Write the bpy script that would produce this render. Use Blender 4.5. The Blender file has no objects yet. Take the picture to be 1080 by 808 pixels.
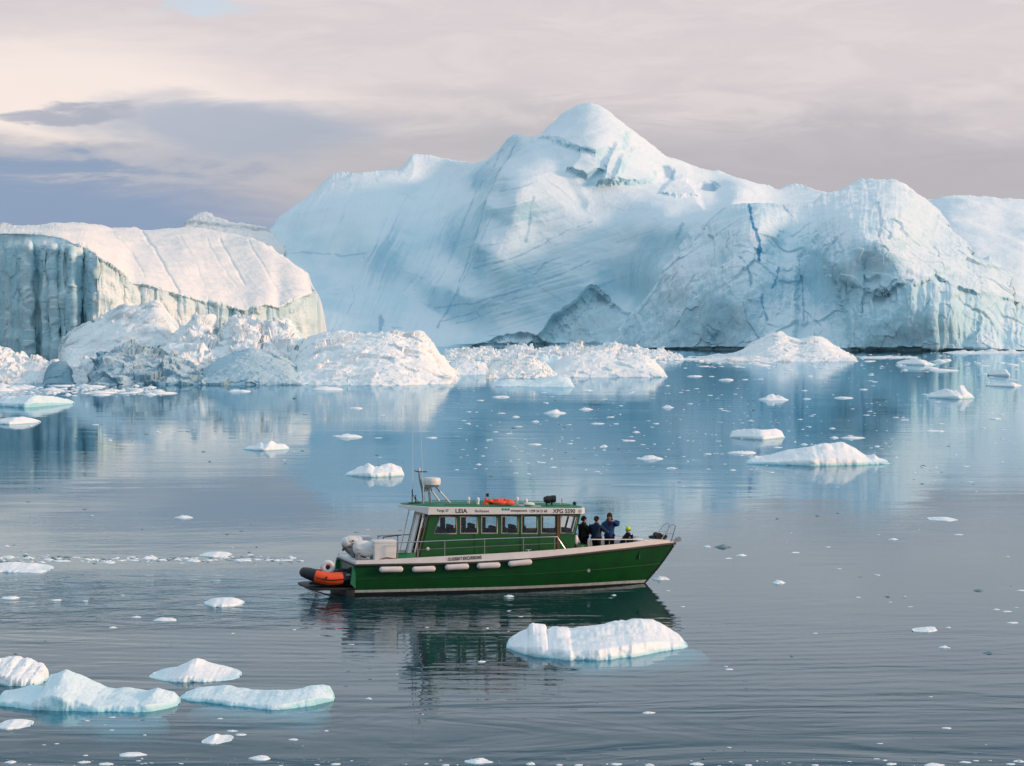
import bpy, bmesh, math, random
import numpy as np
from mathutils import Vector, Matrix

S = bpy.context.scene
COL = S.collection
R = math.radians
rng = np.random.default_rng(7)
random.seed(7)

# ------------------------------------------------------------------ camera
F_PX, CAM_H = 2700.0, 10.7
KD = F_PX / 1626.0
TILT = math.atan(64 / F_PX)
cam_d = bpy.data.cameras.new("camera")
cam_d.sensor_width = 36.0
cam_d.lens = 36.0 * F_PX / 1080.0
cam_d.clip_start = 0.5
cam_d.clip_end = 60000
cam = bpy.data.objects.new("camera", cam_d)
cam.location = (0, 0, CAM_H)
cam.rotation_euler = (R(90) - TILT, 0, 0)
COL.objects.link(cam)
S.camera = cam

# ------------------------------------------------------------------ exposure
S.view_settings.view_transform = 'Standard'
S.view_settings.look = 'None'
S.view_settings.exposure = 0.0
S.view_settings.gamma = 1.0
S.view_settings.use_curve_mapping = False

# ------------------------------------------------------------------ sun
SUN_AZ, SUN_EL = R(98), R(15)          # azimuth clockwise from the view direction (+Y)
sd = Vector((math.sin(SUN_AZ) * math.cos(SUN_EL), math.cos(SUN_AZ) * math.cos(SUN_EL), math.sin(SUN_EL)))
sun_d = bpy.data.lights.new("sun", 'SUN')
sun_d.energy = 3.0
sun_d.angle = R(11.0)
sun_d.color = (1.0, 0.61, 0.39)
sun = bpy.data.objects.new("sun", sun_d)
sun.rotation_euler = sd.to_track_quat('Z', 'Y').to_euler()
sun.location = (200, -60, 120)
COL.objects.link(sun)


# ------------------------------------------------------------------ node helper
class NT:
    def __init__(self, tree):
        self.t = tree
        tree.nodes.clear()

    def n(self, kind, **kw):
        nd = self.t.nodes.new(kind)
        for k, v in kw.items():
            setattr(nd, k, v)
        return nd

    def link(self, a, b):
        self.t.links.new(a, b)

    def put(self, sock, v):
        if isinstance(v, bpy.types.NodeSocket):
            self.link(v, sock)
        elif isinstance(v, (tuple, list)):
            v = tuple(v)
            if sock.type == 'RGBA' and len(v) == 3:
                v = v + (1.0,)
            sock.default_value = v
        else:
            sock.default_value = v

    def math(self, op, a, b=0.0, c=None, clamp=False):
        nd = self.n('ShaderNodeMath', operation=op, use_clamp=clamp)
        self.put(nd.inputs[0], a)
        self.put(nd.inputs[1], b)
        if c is not None:
            self.put(nd.inputs[2], c)
        return nd.outputs[0]

    def sstep(self, v, lo, hi):
        nd = self.n('ShaderNodeMapRange', interpolation_type='SMOOTHSTEP')
        self.put(nd.inputs[0], v)
        self.put(nd.inputs[1], lo)
        self.put(nd.inputs[2], hi)
        return nd.outputs[0]

    def mix(self, f, a, b):
        nd = self.n('ShaderNodeMix', data_type='RGBA')
        self.put(nd.inputs[0], f)
        self.put(nd.inputs[6], a)
        self.put(nd.inputs[7], b)
        return nd.outputs[2]

    def noise(self, vec, scale=1.0, detail=4.0, rough=0.5, dist=0.0):
        nd = self.n('ShaderNodeTexNoise')
        self.put(nd.inputs['Vector'], vec)
        self.put(nd.inputs['Scale'], scale)
        self.put(nd.inputs['Detail'], detail)
        self.put(nd.inputs['Roughness'], rough)
        self.put(nd.inputs['Distortion'], dist)
        return nd.outputs[0]

    def vmul(self, v, s):
        nd = self.n('ShaderNodeVectorMath', operation='MULTIPLY')
        self.put(nd.inputs[0], v)
        self.put(nd.inputs[1], s)
        return nd.outputs[0]

    def comb(self, x, y, z):
        nd = self.n('ShaderNodeCombineXYZ')
        for i, v in enumerate((x, y, z)):
            self.put(nd.inputs[i], v)
        return nd.outputs[0]


# ------------------------------------------------------------------ sky
def build_world():
    w = bpy.data.worlds.new("World")
    S.world = w
    w.use_nodes = True
    t = NT(w.node_tree)
    tc = t.n('ShaderNodeTexCoord')
    d = tc.outputs['Generated']
    sp = t.n('ShaderNodeSeparateXYZ')
    t.link(d, sp.inputs[0])
    x, y, z = sp.outputs
    az = t.math('MULTIPLY', t.math('ARCTAN2', x, y), KD)
    el = t.math('MULTIPLY', t.math('ARCSINE', z), KD)
    nis = t.n('ShaderNodeTexSky', sky_type='NISHITA')
    nis.sun_disc = False
    nis.sun_elevation = SUN_EL
    nis.sun_rotation = SUN_AZ
    nis.altitude = 10
    nis.air_density = 1.0
    nis.dust_density = 1.0
    # cloud coordinates: clouds flatten towards the horizon
    big = t.noise(t.comb(t.math('MULTIPLY', az, 5.0), t.math('MULTIPLY', el, 19.0), 3.7), 1.0, 5.0, 0.55, 0.6)
    mid = t.noise(t.comb(t.math('MULTIPLY', az, 11.0), t.math('MULTIPLY', el, 52.0), 9.1), 1.0, 6.0, 0.6, 0.8)
    bigc = t.math('SUBTRACT', big, 0.5)
    midc = t.math('SUBTRACT', mid, 0.5)
    # warped elevation and azimuth for ragged cloud edges
    elw = t.math('ADD', el, t.math('ADD', t.math('MULTIPLY', bigc, 0.060), t.math('MULTIPLY', midc, 0.034)))
    azw = t.math('ADD', az, t.math('MULTIPLY', bigc, 0.22))

    def blob(a0, ra, e0, re, lo=0.9, hi=0.2):
        u = t.math('DIVIDE', t.math('SUBTRACT', azw, a0), ra)
        v = t.math('DIVIDE', t.math('SUBTRACT', elw, e0), re)
        r2 = t.math('ADD', t.math('MULTIPLY', u, u), t.math('MULTIPLY', v, v))
        return t.sstep(r2, lo, hi)

    # broad deck: pinkish grey high, mauve grey low
    deck = t.mix(t.sstep(elw, 0.085, 0.165), (0.530, 0.505, 0.550), (0.735, 0.660, 0.678))
    # overhead cold bright sky
    # unseen slate cloud, added to darken the water's reflection; open cold sky overhead
    deck = t.mix(t.sstep(elw, 0.215, 0.33), deck, (0.20, 0.275, 0.34))
    deck = t.mix(t.sstep(el, 0.45, 1.0), deck, (0.56, 0.75, 0.91))
    # brighter horizon behind the camera, towards the sun
    col = deck
    soft = t.math('MULTIPLY', t.math('MULTIPLY', t.sstep(midc, -0.08, 0.16), t.sstep(el, 0.07, 0.15)), 0.32)
    front = t.sstep(y, 0.0, 0.4)
    col = t.mix(t.math('MULTIPLY', soft, front), col, (0.92, 0.82, 0.81))
    # pale peach bank, left
    k = t.math('MULTIPLY', blob(-0.29, 0.19, 0.140, 0.045, 1.3, 0.1), 0.9)
    col = t.mix(k, col, (1.02, 0.88, 0.82))
    # slate blue shower cloud low on the left
    k = t.math('MULTIPLY', blob(-0.36, 0.29, 0.058, 0.046, 1.30, 0.35), 0.95)
    col = t.mix(k, col, (0.250, 0.350, 0.540))
    k = t.math('MULTIPLY', blob(-0.205, 0.10, 0.120, 0.030, 1.3, 0.1), 0.85)
    col = t.mix(k, col, (0.390, 0.450, 0.580))
    k = t.math('MULTIPLY', blob(-0.285, 0.040, 0.134, 0.0075, 1.3, 0.1), 0.85)
    col = t.mix(k, col, (0.40, 0.43, 0.53))
    # paler streak lying across the slate cloud
    k = t.math('MULTIPLY', blob(-0.25, 0.16, 0.098, 0.006, 1.2, 0.0), 0.5)
    col = t.mix(k, col, (0.55, 0.54, 0.60))
    # thin blue gap near the top left
    k = t.math('MULTIPLY', blob(-0.19, 0.05, 0.206, 0.009, 1.2, 0.1), 0.8)
    col = t.mix(k, col, (0.62, 0.72, 0.82))
    # soft mauve grey band right of the summit
    k = t.math('MULTIPLY', blob(0.20, 0.26, 0.100, 0.035, 1.3, 0.0), 0.55)
    col = t.mix(k, col, (0.480, 0.455, 0.500))
    cloud10 = t.vmul(col, (10.0, 10.0, 10.0))
    thick = t.math('ADD', 0.90, t.math('MULTIPLY', bigc, 0.2), clamp=True)
    sky = t.mix(thick, nis.outputs[0], cloud10)
    bg = t.n('ShaderNodeBackground')
    bg.inputs[1].default_value = 0.1
    t.link(sky, bg.inputs[0])
    out = t.n('ShaderNodeOutputWorld')
    t.link(bg.outputs[0], out.inputs[0])


build_world()


# ------------------------------------------------------------------ picking points in the place
def ray(px, py):
    px = np.asarray(px, float)
    py = np.asarray(py, float)
    x = (px - 540) / F_PX
    y = -(py - 404) / F_PX
    c, s = math.cos(TILT), math.sin(TILT)
    return x, c + y * s, -s + y * c


def at_dist(px, py, Y):
    dx, dy, dz = ray(px, py)
    t = Y / dy
    return dx * t, Y + 0 * t, CAM_H + dz * t


def ground_y(py, z=0.0):
    dx, dy, dz = ray(540, py)
    return (z - CAM_H) / dz * dy


def on_water(px, py):
    Y = float(ground_y(py))
    a = at_dist(px, py, Y)
    return float(a[0]), Y


# ------------------------------------------------------------------ noise
def _hash(i, j, k, seed):
    h = (i * 374761393 + j * 668265263 + k * 2147483647 + seed * 1274126177) & 0xFFFFFFFF
    h = ((h ^ (h >> 13)) * 1274126177) & 0xFFFFFFFF
    h = ((h ^ (h >> 16)) * 2246822519) & 0xFFFFFFFF
    return (h ^ (h >> 15)) & 0xFFFFFFFF


def noise3(P, seed=0):
    P = np.asarray(P, float)
    I = np.floor(P).astype(np.int64)
    Fr = P - I
    U = Fr * Fr * Fr * (Fr * (Fr * 6 - 15) + 10)
    out = 0
    for a in (0, 1):
        for b in (0, 1):
            for c in (0, 1):
                h = _hash(I[..., 0] + a, I[..., 1] + b, I[..., 2] + c, seed)
                gx = (h & 255) / 127.5 - 1
                gy = ((h >> 8) & 255) / 127.5 - 1
                gz = ((h >> 16) & 255) / 127.5 - 1
                dot = gx * (Fr[..., 0] - a) + gy * (Fr[..., 1] - b) + gz * (Fr[..., 2] - c)
                w = ((U[..., 0] if a else 1 - U[..., 0]) * (U[..., 1] if b else 1 - U[..., 1])
                     * (U[..., 2] if c else 1 - U[..., 2]))
                out = out + w * dot
    return out


def fbm(P, octaves=4, gain=0.5, seed=0, ridged=False):
    a, tot = 1.0, 0
    P = np.asarray(P, float)
    for o in range(octaves):
        v = noise3(P * (2.03 ** o), seed + o * 17)
        if ridged:
            v = 0.5 - np.abs(v) * 1.6
        tot = tot + a * v
        a *= gain
    return tot


def shards(P, seed=0, ret_edge=False):
    """broken block faces: every cell is a plane tilted its own way"""
    P = np.asarray(P, float)
    I = np.floor(P).astype(np.int64)
    best = np.full(P.shape[:-1], 1e9)
    out = np.zeros(P.shape[:-1])
    for a in (-1, 0, 1):
        for b in (-1, 0, 1):
            for c in (-1, 0, 1):
                J = I + np.array((a, b, c))
                h = _hash(J[..., 0], J[..., 1], J[..., 2], seed)
                h2 = _hash(J[..., 0], J[..., 1], J[..., 2], seed + 99)
                d = P - J - np.stack([(h & 255) / 255, ((h >> 8) & 255) / 255, ((h >> 16) & 255) / 255], -1)
                r = (d * d).sum(-1)
                pl = (d * np.stack([(h2 & 255) / 127.5 - 1, ((h2 >> 8) & 255) / 127.5 - 1, ((h2 >> 16) & 255) / 127.5 - 1], -1)).sum(-1)
                pl = pl + ((h2 >> 24) & 255) / 255 * 0.5 - 0.25
                m = r < best
                best = np.where(m, r, best)
                out = np.where(m, pl, out)
    return out


def smooth01(t):
    t = np.clip(t, 0, 1)
    return t * t * (3 - 2 * t)


def sinterp(X, xp, fp, sig=7.0):
    """smoothed interpolation through survey points"""
    g = np.linspace(min(xp) - 40, max(xp) + 40, 1400)
    v = np.interp(g, xp, fp)
    st = g[1] - g[0]
    n = int(3 * sig / st) + 1
    k = np.exp(-0.5 * (np.arange(-n, n + 1) * st / sig) ** 2)
    k /= k.sum()
    v = np.convolve(np.pad(v, n, mode='edge'), k, mode='valid')
    return np.interp(X, g, v)


def poly_dist(PX, PY, pts):
    """distance to an open line, and whether the point lies below it (larger py)"""
    best = np.full(np.shape(PX), 1e9)
    for (x0, y0), (x1, y1) in zip(pts[:-1], pts[1:]):
        vx, vy = x1 - x0, y1 - y0
        t = np.clip(((PX - x0) * vx + (PY - y0) * vy) / (vx * vx + vy * vy + 1e-9), 0, 1)
        best = np.minimum(best, np.hypot(PX - x0 - t * vx, PY - y0 - t * vy))
    return best


def inside(PX, PY, poly):
    c = np.zeros(np.shape(PX), bool)
    n = len(poly)
    for i in range(n):
        x0, y0 = poly[i]
        x1, y1 = poly[(i + 1) % n]
        if y0 == y1:
            continue
        cond = ((y0 > PY) != (y1 > PY)) & (PX < (x1 - x0) * (PY - y0) / (y1 - y0) + x0)
        c ^= cond
    return c


def region(PX, PY, poly, soft):
    """0..1 mask of a closed outline with a soft rim of soft px"""
    d = poly_dist(PX, PY, list(poly) + [poly[0]])
    s = np.where(inside(PX, PY, poly), d, -d)
    return smooth01((s + soft * 0.5) / soft)


class Surface:
    """thin plate surface through (px, py, distance) survey points"""
    def __init__(self, pts, lam=0.002):
        P = np.array(pts, float)
        P[:, 2] *= KD
        self.c = P[:, :2] / 100.0
        n = len(P)
        r = np.hypot(*(self.c[:, None] - self.c[None]).transpose(2, 0, 1))
        K = self._k(r) + lam * np.eye(n)
        A = np.zeros((n + 3, n + 3))
        A[:n, :n] = K
        A[:n, n] = 1
        A[:n, n + 1:] = self.c
        A[n, :n] = 1
        A[n + 1:, :n] = self.c.T
        b = np.zeros(n + 3)
        b[:n] = P[:, 2]
        self.w = np.linalg.solve(A, b)

    @staticmethod
    def _k(r):
        return r * r * np.log(r + 1e-9)

    def __call__(self, PX, PY):
        out = self.w[-3] + self.w[-2] * PX / 100 + self.w[-1] * PY / 100
        for (cx, cy), w in zip(self.c, self.w[:-3]):
            r = np.hypot(PX / 100 - cx, PY / 100 - cy)
            out = out + w * self._k(r)
        return out


# ------------------------------------------------------------------ ice bodies
def body(sky, base, depth, nc, nr, back, rough=(), round_px=6.0, attrs=None, deep=-4.0, nb=14, sky_jit=0.0,
         jit_scale=9.0, seed=0, foot=0.0, normal_edge=True):
    """a closed ice body: front surface from the waterline to the ridge, then a back slope down into the water"""
    sky = np.array(sky, float)
    px = np.linspace(sky[0, 0], sky[-1, 0], nc)
    top = np.interp(px, sky[:, 0], sky[:, 1])
    jit = 0 * px
    top_s = np.minimum(sinterp(px, sky[:, 0], sky[:, 1], 0.035 * (px[-1] - px[0])), 1e9)
    if sky_jit:
        q = np.stack([px / jit_scale, 0 * px + seed, 0 * px], -1)
        env = smooth01(np.minimum(px - px[0], px[-1] - px) / (0.06 * (px[-1] - px[0])))
        jit = sky_jit * fbm(q, 4, 0.55, seed + 5) * 2 * env
    if np.ndim(base) == 0:
        bot = np.full(nc, float(base))
    else:
        b = np.array(base, float)
        bot = sinterp(px, b[:, 0], b[:, 1], 0.05 * (px[-1] - px[0]))
    top = np.minimum(top, bot - 0.15)
    v = np.linspace(0, 1, nr)[:, None]
    PX = np.repeat(px[None], nr, 0)
    PY = bot[None] + (top - bot)[None] * v + jit[None] * v ** 5
    top = top + jit
    V = np.repeat(v, nc, 1)
    Vs = np.clip((bot[None] - PY) / np.maximum(bot - np.minimum(top_s, bot - 1.0), 1.0)[None], 0, 1.35)
    Yb = ground_y(bot)
    Y = depth(PX, PY, Vs, Yb[None])
    w = np.clip(1 - (PY - top[None]) / round_px, 0, 1)
    scale = Yb[None] / F_PX
    Y = Y + round_px * scale * (1 - np.sqrt(np.clip(1 - w * w, 0, 1))) * 1.4
    if foot:
        Y = Y + foot * np.clip(1 - V / 0.02, 0, 1)
    X, Yw, Z = at_dist(PX, PY, Y)
    P = np.stack([X, Yw, Z], -1)
    # outward direction on the front surface
    du = np.gradient(P, axis=1)
    dv = np.gradient(P, axis=0)
    N = np.cross(du, dv)
    N /= np.linalg.norm(N, axis=-1, keepdims=True) + 1e-9
    P0 = P.copy()
    disp = 0
    for r in rough:
        if callable(r):
            disp = disp + r(PX, PY, P0)
        else:
            amp, sc, octv, rid = r
            disp = disp + amp * fbm(P0 / np.array(sc), octv, 0.5, seed + int(amp * 100) % 91, rid)
    if len(rough):
        fade = np.ones_like(V)
        edge = smooth01(np.minimum(PX - px[0], px[-1] - PX) / (0.03 * (px[-1] - px[0]) + 1e-6))
        P = P + N * (disp * fade * edge)[..., None]
    rows = [P[i] for i in range(nr)]
    # submerged foot
    low = []
    for zz, oy in ((deep, 0.0), (deep * 0.4, 0.0)):
        q = rows[0].copy()
        q[:, 2] = zz
        low.append(q)
    rows = low + rows
    tp = P[-1]
    for k in range(1, nb + 1):
        s = k / nb
        q = tp.copy()
        q[:, 1] += back * s
        q[:, 2] = tp[:, 2] * (1 - s ** 1.6) + (deep if deep < -2 else -0.05) * s ** 3
        q[:, 2] += np.clip(tp[:, 2], 0, None) * 0.12 * fbm(q / (back * 0.3), 3, 0.5, seed + 3) * (1 - s)
        rows.append(q)
    G = np.stack(rows, 0)
    nR = G.shape[0]
    idx = np.arange(nR * nc).reshape(nR, nc)
    quads = np.stack([idx[:-1, :-1], idx[:-1, 1:], idx[1:, 1:], idx[1:, :-1]], -1).reshape(-1, 4)
    A = {}
    if attrs:
        for name, fn in attrs.items():
            a = np.zeros((nR, nc))
            a[2:2 + nr] = fn(PX, PY, V, P)
            a[:2] = a[2]
            A[name] = a.reshape(-1)
    return G.reshape(-1, 3), quads, A


def make_mesh(name, parts, mat, smooth=True, origin=None):
    vs, qs, off = [], [], 0
    names = set()
    for p in parts:
        names |= set(p[2])
    at = {n: [] for n in names}
    for v, q, a in parts:
        vs.append(v)
        qs.append(q + off)
        off += len(v)
        for n in names:
            at[n].append(a.get(n, np.zeros(len(v))))
    v = np.concatenate(vs)
    q = np.concatenate(qs)
    if origin is None:
        origin = np.array([v[:, 0].mean(), v[:, 1].mean(), 0.0])
    me = bpy.data.meshes.new(name)
    me.vertices.add(len(v))
    me.vertices.foreach_set("co", (v - origin).astype(np.float32).ravel())
    me.loops.add(len(q) * 4)
    me.loops.foreach_set("vertex_index", q.astype(np.int32).ravel())
    me.polygons.add(len(q))
    me.polygons.foreach_set("loop_start", np.arange(0, len(q) * 4, 4, dtype=np.int32))
    me.polygons.foreach_set("use_smooth", np.full(len(q), smooth))
    me.update(calc_edges=True)
    me.validate()
    for n in names:
        a = me.attributes.new(n, 'FLOAT', 'POINT')
        a.data.foreach_set("value", np.concatenate(at[n]).astype(np.float32))
    me.materials.append(mat)
    o = bpy.data.objects.new(name, me)
    o.location = origin
    COL.objects.link(o)
    return o


def tag(o, label=None, cat=None, group=None, kind=None):
    for k, v in (("label", label), ("category", cat), ("group", group), ("kind", kind)):
        if v:
            o[k] = v
    return o


# ------------------------------------------------------------------ ice materials
def ice_material(name, face, snow, fine=1.0, strength=0.5, mottle=0.06, lo=0.25, hi=0.7, low_tint=None):
    m = bpy.data.materials.new(name)
    m.use_nodes = True
    t = NT(m.node_tree)
    geo = t.n('ShaderNodeNewGeometry')
    pos = geo.outputs['Position']
    nz = t.n('ShaderNodeSeparateXYZ')
    t.link(geo.outputs['Normal'], nz.inputs[0])
    n1 = t.noise(pos, 0.09 / fine, 6, 0.6)
    n2 = t.noise(pos, 0.55 / fine, 5, 0.6)
    n3 = t.noise(t.vmul(pos, (1.0, 1.0, 0.22)), 0.35 / fine, 5, 0.65)
    up = t.math('ADD', nz.outputs[2], t.math('MULTIPLY', t.math('SUBTRACT', n1, 0.5), 0.9))
    k = t.sstep(up, lo, hi)
    dark = tuple(c * (1 - 2.2 * mottle * w) for c, w in zip(face, (1.6, 0.8, 0.5)))
    fcol = t.mix(t.sstep(n3, 0.36, 0.62), dark, face)
    fcol = t.mix(t.math('MULTIPLY', t.sstep(n1, 0.52, 0.70), 0.6), fcol, snow)
    col = t.mix(k, fcol, snow)
    av = t.n('ShaderNodeAttribute', attribute_name='vein')
    ad = t.n('ShaderNodeAttribute', attribute_name='dirt')
    ab = t.n('ShaderNodeAttribute', attribute_name='blue')
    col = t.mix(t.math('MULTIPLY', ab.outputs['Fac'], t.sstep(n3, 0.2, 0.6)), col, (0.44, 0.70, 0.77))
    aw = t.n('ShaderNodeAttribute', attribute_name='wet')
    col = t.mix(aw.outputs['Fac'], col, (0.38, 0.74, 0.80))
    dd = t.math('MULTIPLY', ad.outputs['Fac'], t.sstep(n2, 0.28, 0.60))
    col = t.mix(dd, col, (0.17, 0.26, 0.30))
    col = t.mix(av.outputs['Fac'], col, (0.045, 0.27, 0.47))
    b = t.n('ShaderNodeBump')
    b.inputs['Strength'].default_value = strength
    b.inputs['Distance'].default_value = 0.5 * fine
    h = t.math('ADD', t.math('MULTIPLY', n2, 1.0), t.math('MULTIPLY', t.noise(pos, 2.6 / fine, 5, 0.62), 0.45))
    t.link(h, b.inputs['Height'])
    p = t.n('ShaderNodeBsdfPrincipled')
    t.put(p.inputs['Base Color'], col)
    p.inputs['Roughness'].default_value = 0.6
    p.inputs['Specular IOR Level'].default_value = 0.25
    t.link(b.outputs[0], p.inputs['Normal'])
    out = t.n('ShaderNodeOutputMaterial')
    t.link(p.outputs[0], out.inputs[0])
    return m


M_BERG = ice_material("glacier_ice", (0.56, 0.755, 0.825), (0.83, 0.885, 0.905), fine=5.0, strength=0.26, mottle=0.08, lo=0.32, hi=0.85)
M_CLIFF = ice_material("cliff_ice", (0.75, 0.85, 0.85), (0.93, 0.87, 0.82), fine=3.0, strength=0.15, mottle=0.10)
M_GROWL = ice_material("growler_ice", (0.66, 0.82, 0.86), (0.89, 0.90, 0.89), fine=1.8, strength=0.14, mottle=0.08, lo=0.0, hi=0.5)
M_DIRTY_SHADED = ice_material("dirty_shaded_ice", (0.21, 0.38, 0.47), (0.48, 0.61, 0.67), fine=1.8, strength=0.4, mottle=0.12, lo=0.3, hi=0.8)  # dirty ice, with the shade on its faces put into the colour
M_FLOE = ice_material("floe_snow", (0.72, 0.86, 0.89), (0.90, 0.91, 0.91), fine=0.28, strength=0.3, mottle=0.05, lo=-0.1, hi=0.5)
M_WETICE = ice_material("wet_blue_ice", (0.42, 0.76, 0.82), (0.78, 0.89, 0.91), fine=0.28, strength=0.5, mottle=0.06, lo=0.1, hi=0.9)
M_DEEP = ice_material("deep_blue_ice", (0.10, 0.25, 0.34), (0.22, 0.38, 0.46), fine=1.8, strength=0.3, mottle=0.10, lo=0.3, hi=0.9)
M_CLEAR = ice_material("clear_dark_ice", (0.10, 0.16, 0.19), (0.20, 0.27, 0.30), fine=0.2, strength=0.6, mottle=0.06)


# ------------------------------------------------------------------ water
def build_water():
    m = bpy.data.materials.new("fjord_water")
    m.use_nodes = True
    t = NT(m.node_tree)
    geo = t.n('ShaderNodeNewGeometry')
    pos = geo.outputs['Position']
    sp = t.n('ShaderNodeSeparateXYZ')
    t.link(pos, sp.inputs[0])
    # calm and ruffled patches, drawn out across the fjord
    patch = t.noise(t.vmul(pos, (0.012, 0.035, 0.0)), 1.0, 4, 0.55, 0.4)
    calm = t.sstep(patch, 0.36, 0.62)
    ruffle = t.math('ADD', 0.22, t.math('MULTIPLY', calm, 0.78))
    # extra disturbance astern of and around the boat
    dx = t.math('DIVIDE', t.math('ADD', sp.outputs[0], 13.0), 17.0)
    dy = t.math('DIVIDE', t.math('SUBTRACT', sp.outputs[1], 99.5), 10.0)
    r2 = t.math('ADD', t.math('MULTIPLY', dx, dx), t.math('MULTIPLY', dy, dy))
    wake = t.sstep(r2, 1.4, 0.05)
    fx = t.math('DIVIDE', t.math('ADD', sp.outputs[0], 2.0), 30.0)
    fy = t.math('DIVIDE', t.math('SUBTRACT', sp.outputs[1], 79.0), 28.0)
    fr = t.sstep(t.math('ADD', t.math('MULTIPLY', fx, fx), t.math('MULTIPLY', fy, fy)), 1.5, 0.2)
    # ripples (heights in metres)
    rip = t.noise(t.vmul(pos, (0.42, 0.55, 1.0)), 1.0, 4, 0.55, 1.2)
    fine = t.noise(t.vmul(pos, (2.2, 4.2, 1.0)), 1.0, 2, 0.5)
    swell = t.noise(t.vmul(pos, (0.035, 0.14, 1.0)), 1.0, 3, 0.5, 0.4)
    # ring waves spreading from the boat's track
    wv = t.n('ShaderNodeTexWave', wave_type='RINGS', rings_direction='Z', wave_profile='SIN')
    mp = t.n('ShaderNodeMapping')
    mp.inputs['Location'].default_value = (1.0, -102.0, 0)
    t.link(pos, mp.inputs[0])
    t.link(t.vmul(mp.outputs[0], (0.55, 1.0, 0.0)), wv.inputs['Vector'])
    wv.inputs['Scale'].default_value = 0.30
    wv.inputs['Distortion'].default_value = 5.0
    wv.inputs['Detail'].default_value = 2.0
    wv.inputs['Detail Scale'].default_value = 0.35
    h = t.math('MULTIPLY', t.math('MULTIPLY', rip, ruffle), 0.008)
    h = t.math('ADD', h, t.math('MULTIPLY', t.math('MULTIPLY', fine, ruffle), 0.0016))
    h = t.math('ADD', h, t.math('MULTIPLY', swell, 0.02))
    h = t.math('ADD', h, t.math('MULTIPLY', t.math('MULTIPLY', wv.outputs['Fac'], t.math('MULTIPLY', fr, t.sstep(patch, 0.40, 0.60))), 0.003))
    h = t.math('ADD', h, t.math('MULTIPLY', t.math('MULTIPLY', rip, wake), 0.10))
    h = t.math('ADD', h, t.math('MULTIPLY', t.math('MULTIPLY', fine, wake), 0.010))
    cross = t.noise(t.vmul(pos, (0.10, 0.19, 1.0)), 1.0, 3, 0.5, 1.5)
    h = t.math('ADD', h, t.math('MULTIPLY', t.math('MULTIPLY', cross, fr), 0.035))
    b = t.n('ShaderNodeBump')
    b.inputs['Strength'].default_value = 1.0
    b.inputs['Distance'].default_value = 1.0
    t.link(h, b.inputs['Height'])
    fres = t.n('ShaderNodeFresnel')
    fres.inputs['IOR'].default_value = 1.34
    t.link(b.outputs[0], fres.inputs['Normal'])
    gl = t.n('ShaderNodeBsdfGlossy')
    gl.inputs['Color'].default_value = (0.71, 0.88, 0.97, 1)
    gl.inputs['Roughness'].default_value = 0.015
    t.link(b.outputs[0], gl.inputs['Normal'])
    df = t.n('ShaderNodeBsdfDiffuse')
    df.inputs['Color'].default_value = (0.017, 0.088, 0.120, 1)
    tr = t.n('ShaderNodeBsdfTransparent')
    tr.inputs['Color'].default_value = (0.50, 0.95, 1.0, 1)
    mx = t.n('ShaderNodeMixShader')
    mx.inputs[0].default_value = 0.66
    t.link(df.outputs[0], mx.inputs[1])
    t.link(tr.outputs[0], mx.inputs[2])
    ms = t.n('ShaderNodeMixShader')
    t.link(fres.outputs[0], ms.inputs[0])
    t.link(mx.outputs[0], ms.inputs[1])
    t.link(gl.outputs[0], ms.inputs[2])
    out = t.n('ShaderNodeOutputMaterial')
    t.link(ms.outputs[0], out.inputs[0])

    def sheet(name, mat, z, half):
        me = bpy.data.meshes.new(name)
        me.from_pydata([(-half, -half, z), (half, -half, z), (half, half, z), (-half, half, z)], [], [(0, 1, 2, 3)])
        me.materials.append(mat)
        o = bpy.data.objects.new(name, me)
        COL.objects.link(o)
        tag(o, kind='structure')
        return o

    sheet("water", m, 0.0, 20000)
    mb = bpy.data.materials.new("deep_bed")
    mb.use_nodes = True
    tb = NT(mb.node_tree)
    p = tb.n('ShaderNodeBsdfPrincipled')
    nn = tb.noise(tb.n('ShaderNodeNewGeometry').outputs['Position'], 0.02, 4)
    tb.put(p.inputs['Base Color'], tb.mix(nn, (0.008, 0.018, 0.024), (0.016, 0.034, 0.042)))
    p.inputs['Roughness'].default_value = 1.0
    p.inputs['Specular IOR Level'].default_value = 0.0
    o2 = tb.n('ShaderNodeOutputMaterial')
    tb.link(p.outputs[0], o2.inputs[0])
    sheet("sea_bed", mb, -45.0, 20000)


build_water()


# ------------------------------------------------------------------ the great iceberg
def vein_fn(lines, waver=1.3):
    def fn(PX, PY, V, P):
        wob = waver * fbm(np.stack([PX / 14, PY / 14, 0 * PX], -1), 3, 0.6, 41)
        wob2 = waver * fbm(np.stack([PX / 14, PY / 14, 0 * PX + 7], -1), 3, 0.6, 43)
        out = np.zeros(PX.shape)
        for pts, w, s in lines:
            xs = [p[0] for p in pts]
            ys = [p[1] for p in pts]
            box = (PX > min(xs) - 12) & (PX < max(xs) + 12) & (PY > min(ys) - 12) & (PY < max(ys) + 12)
            if not box.any():
                continue
            d = poly_dist((PX + wob)[box], (PY + wob2)[box], pts)
            ww = w * np.clip(0.75 + 1.3 * fbm(np.stack([PX[box] / 9, PY[box] / 9, 0 * PX[box] + 3], -1), 3, 0.6, 47), 0.15, 1.5)
            out[box] = np.maximum(out[box], s * smooth01((ww - d) / (0.8 * w) + 0.3))
        return out
    return fn


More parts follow.
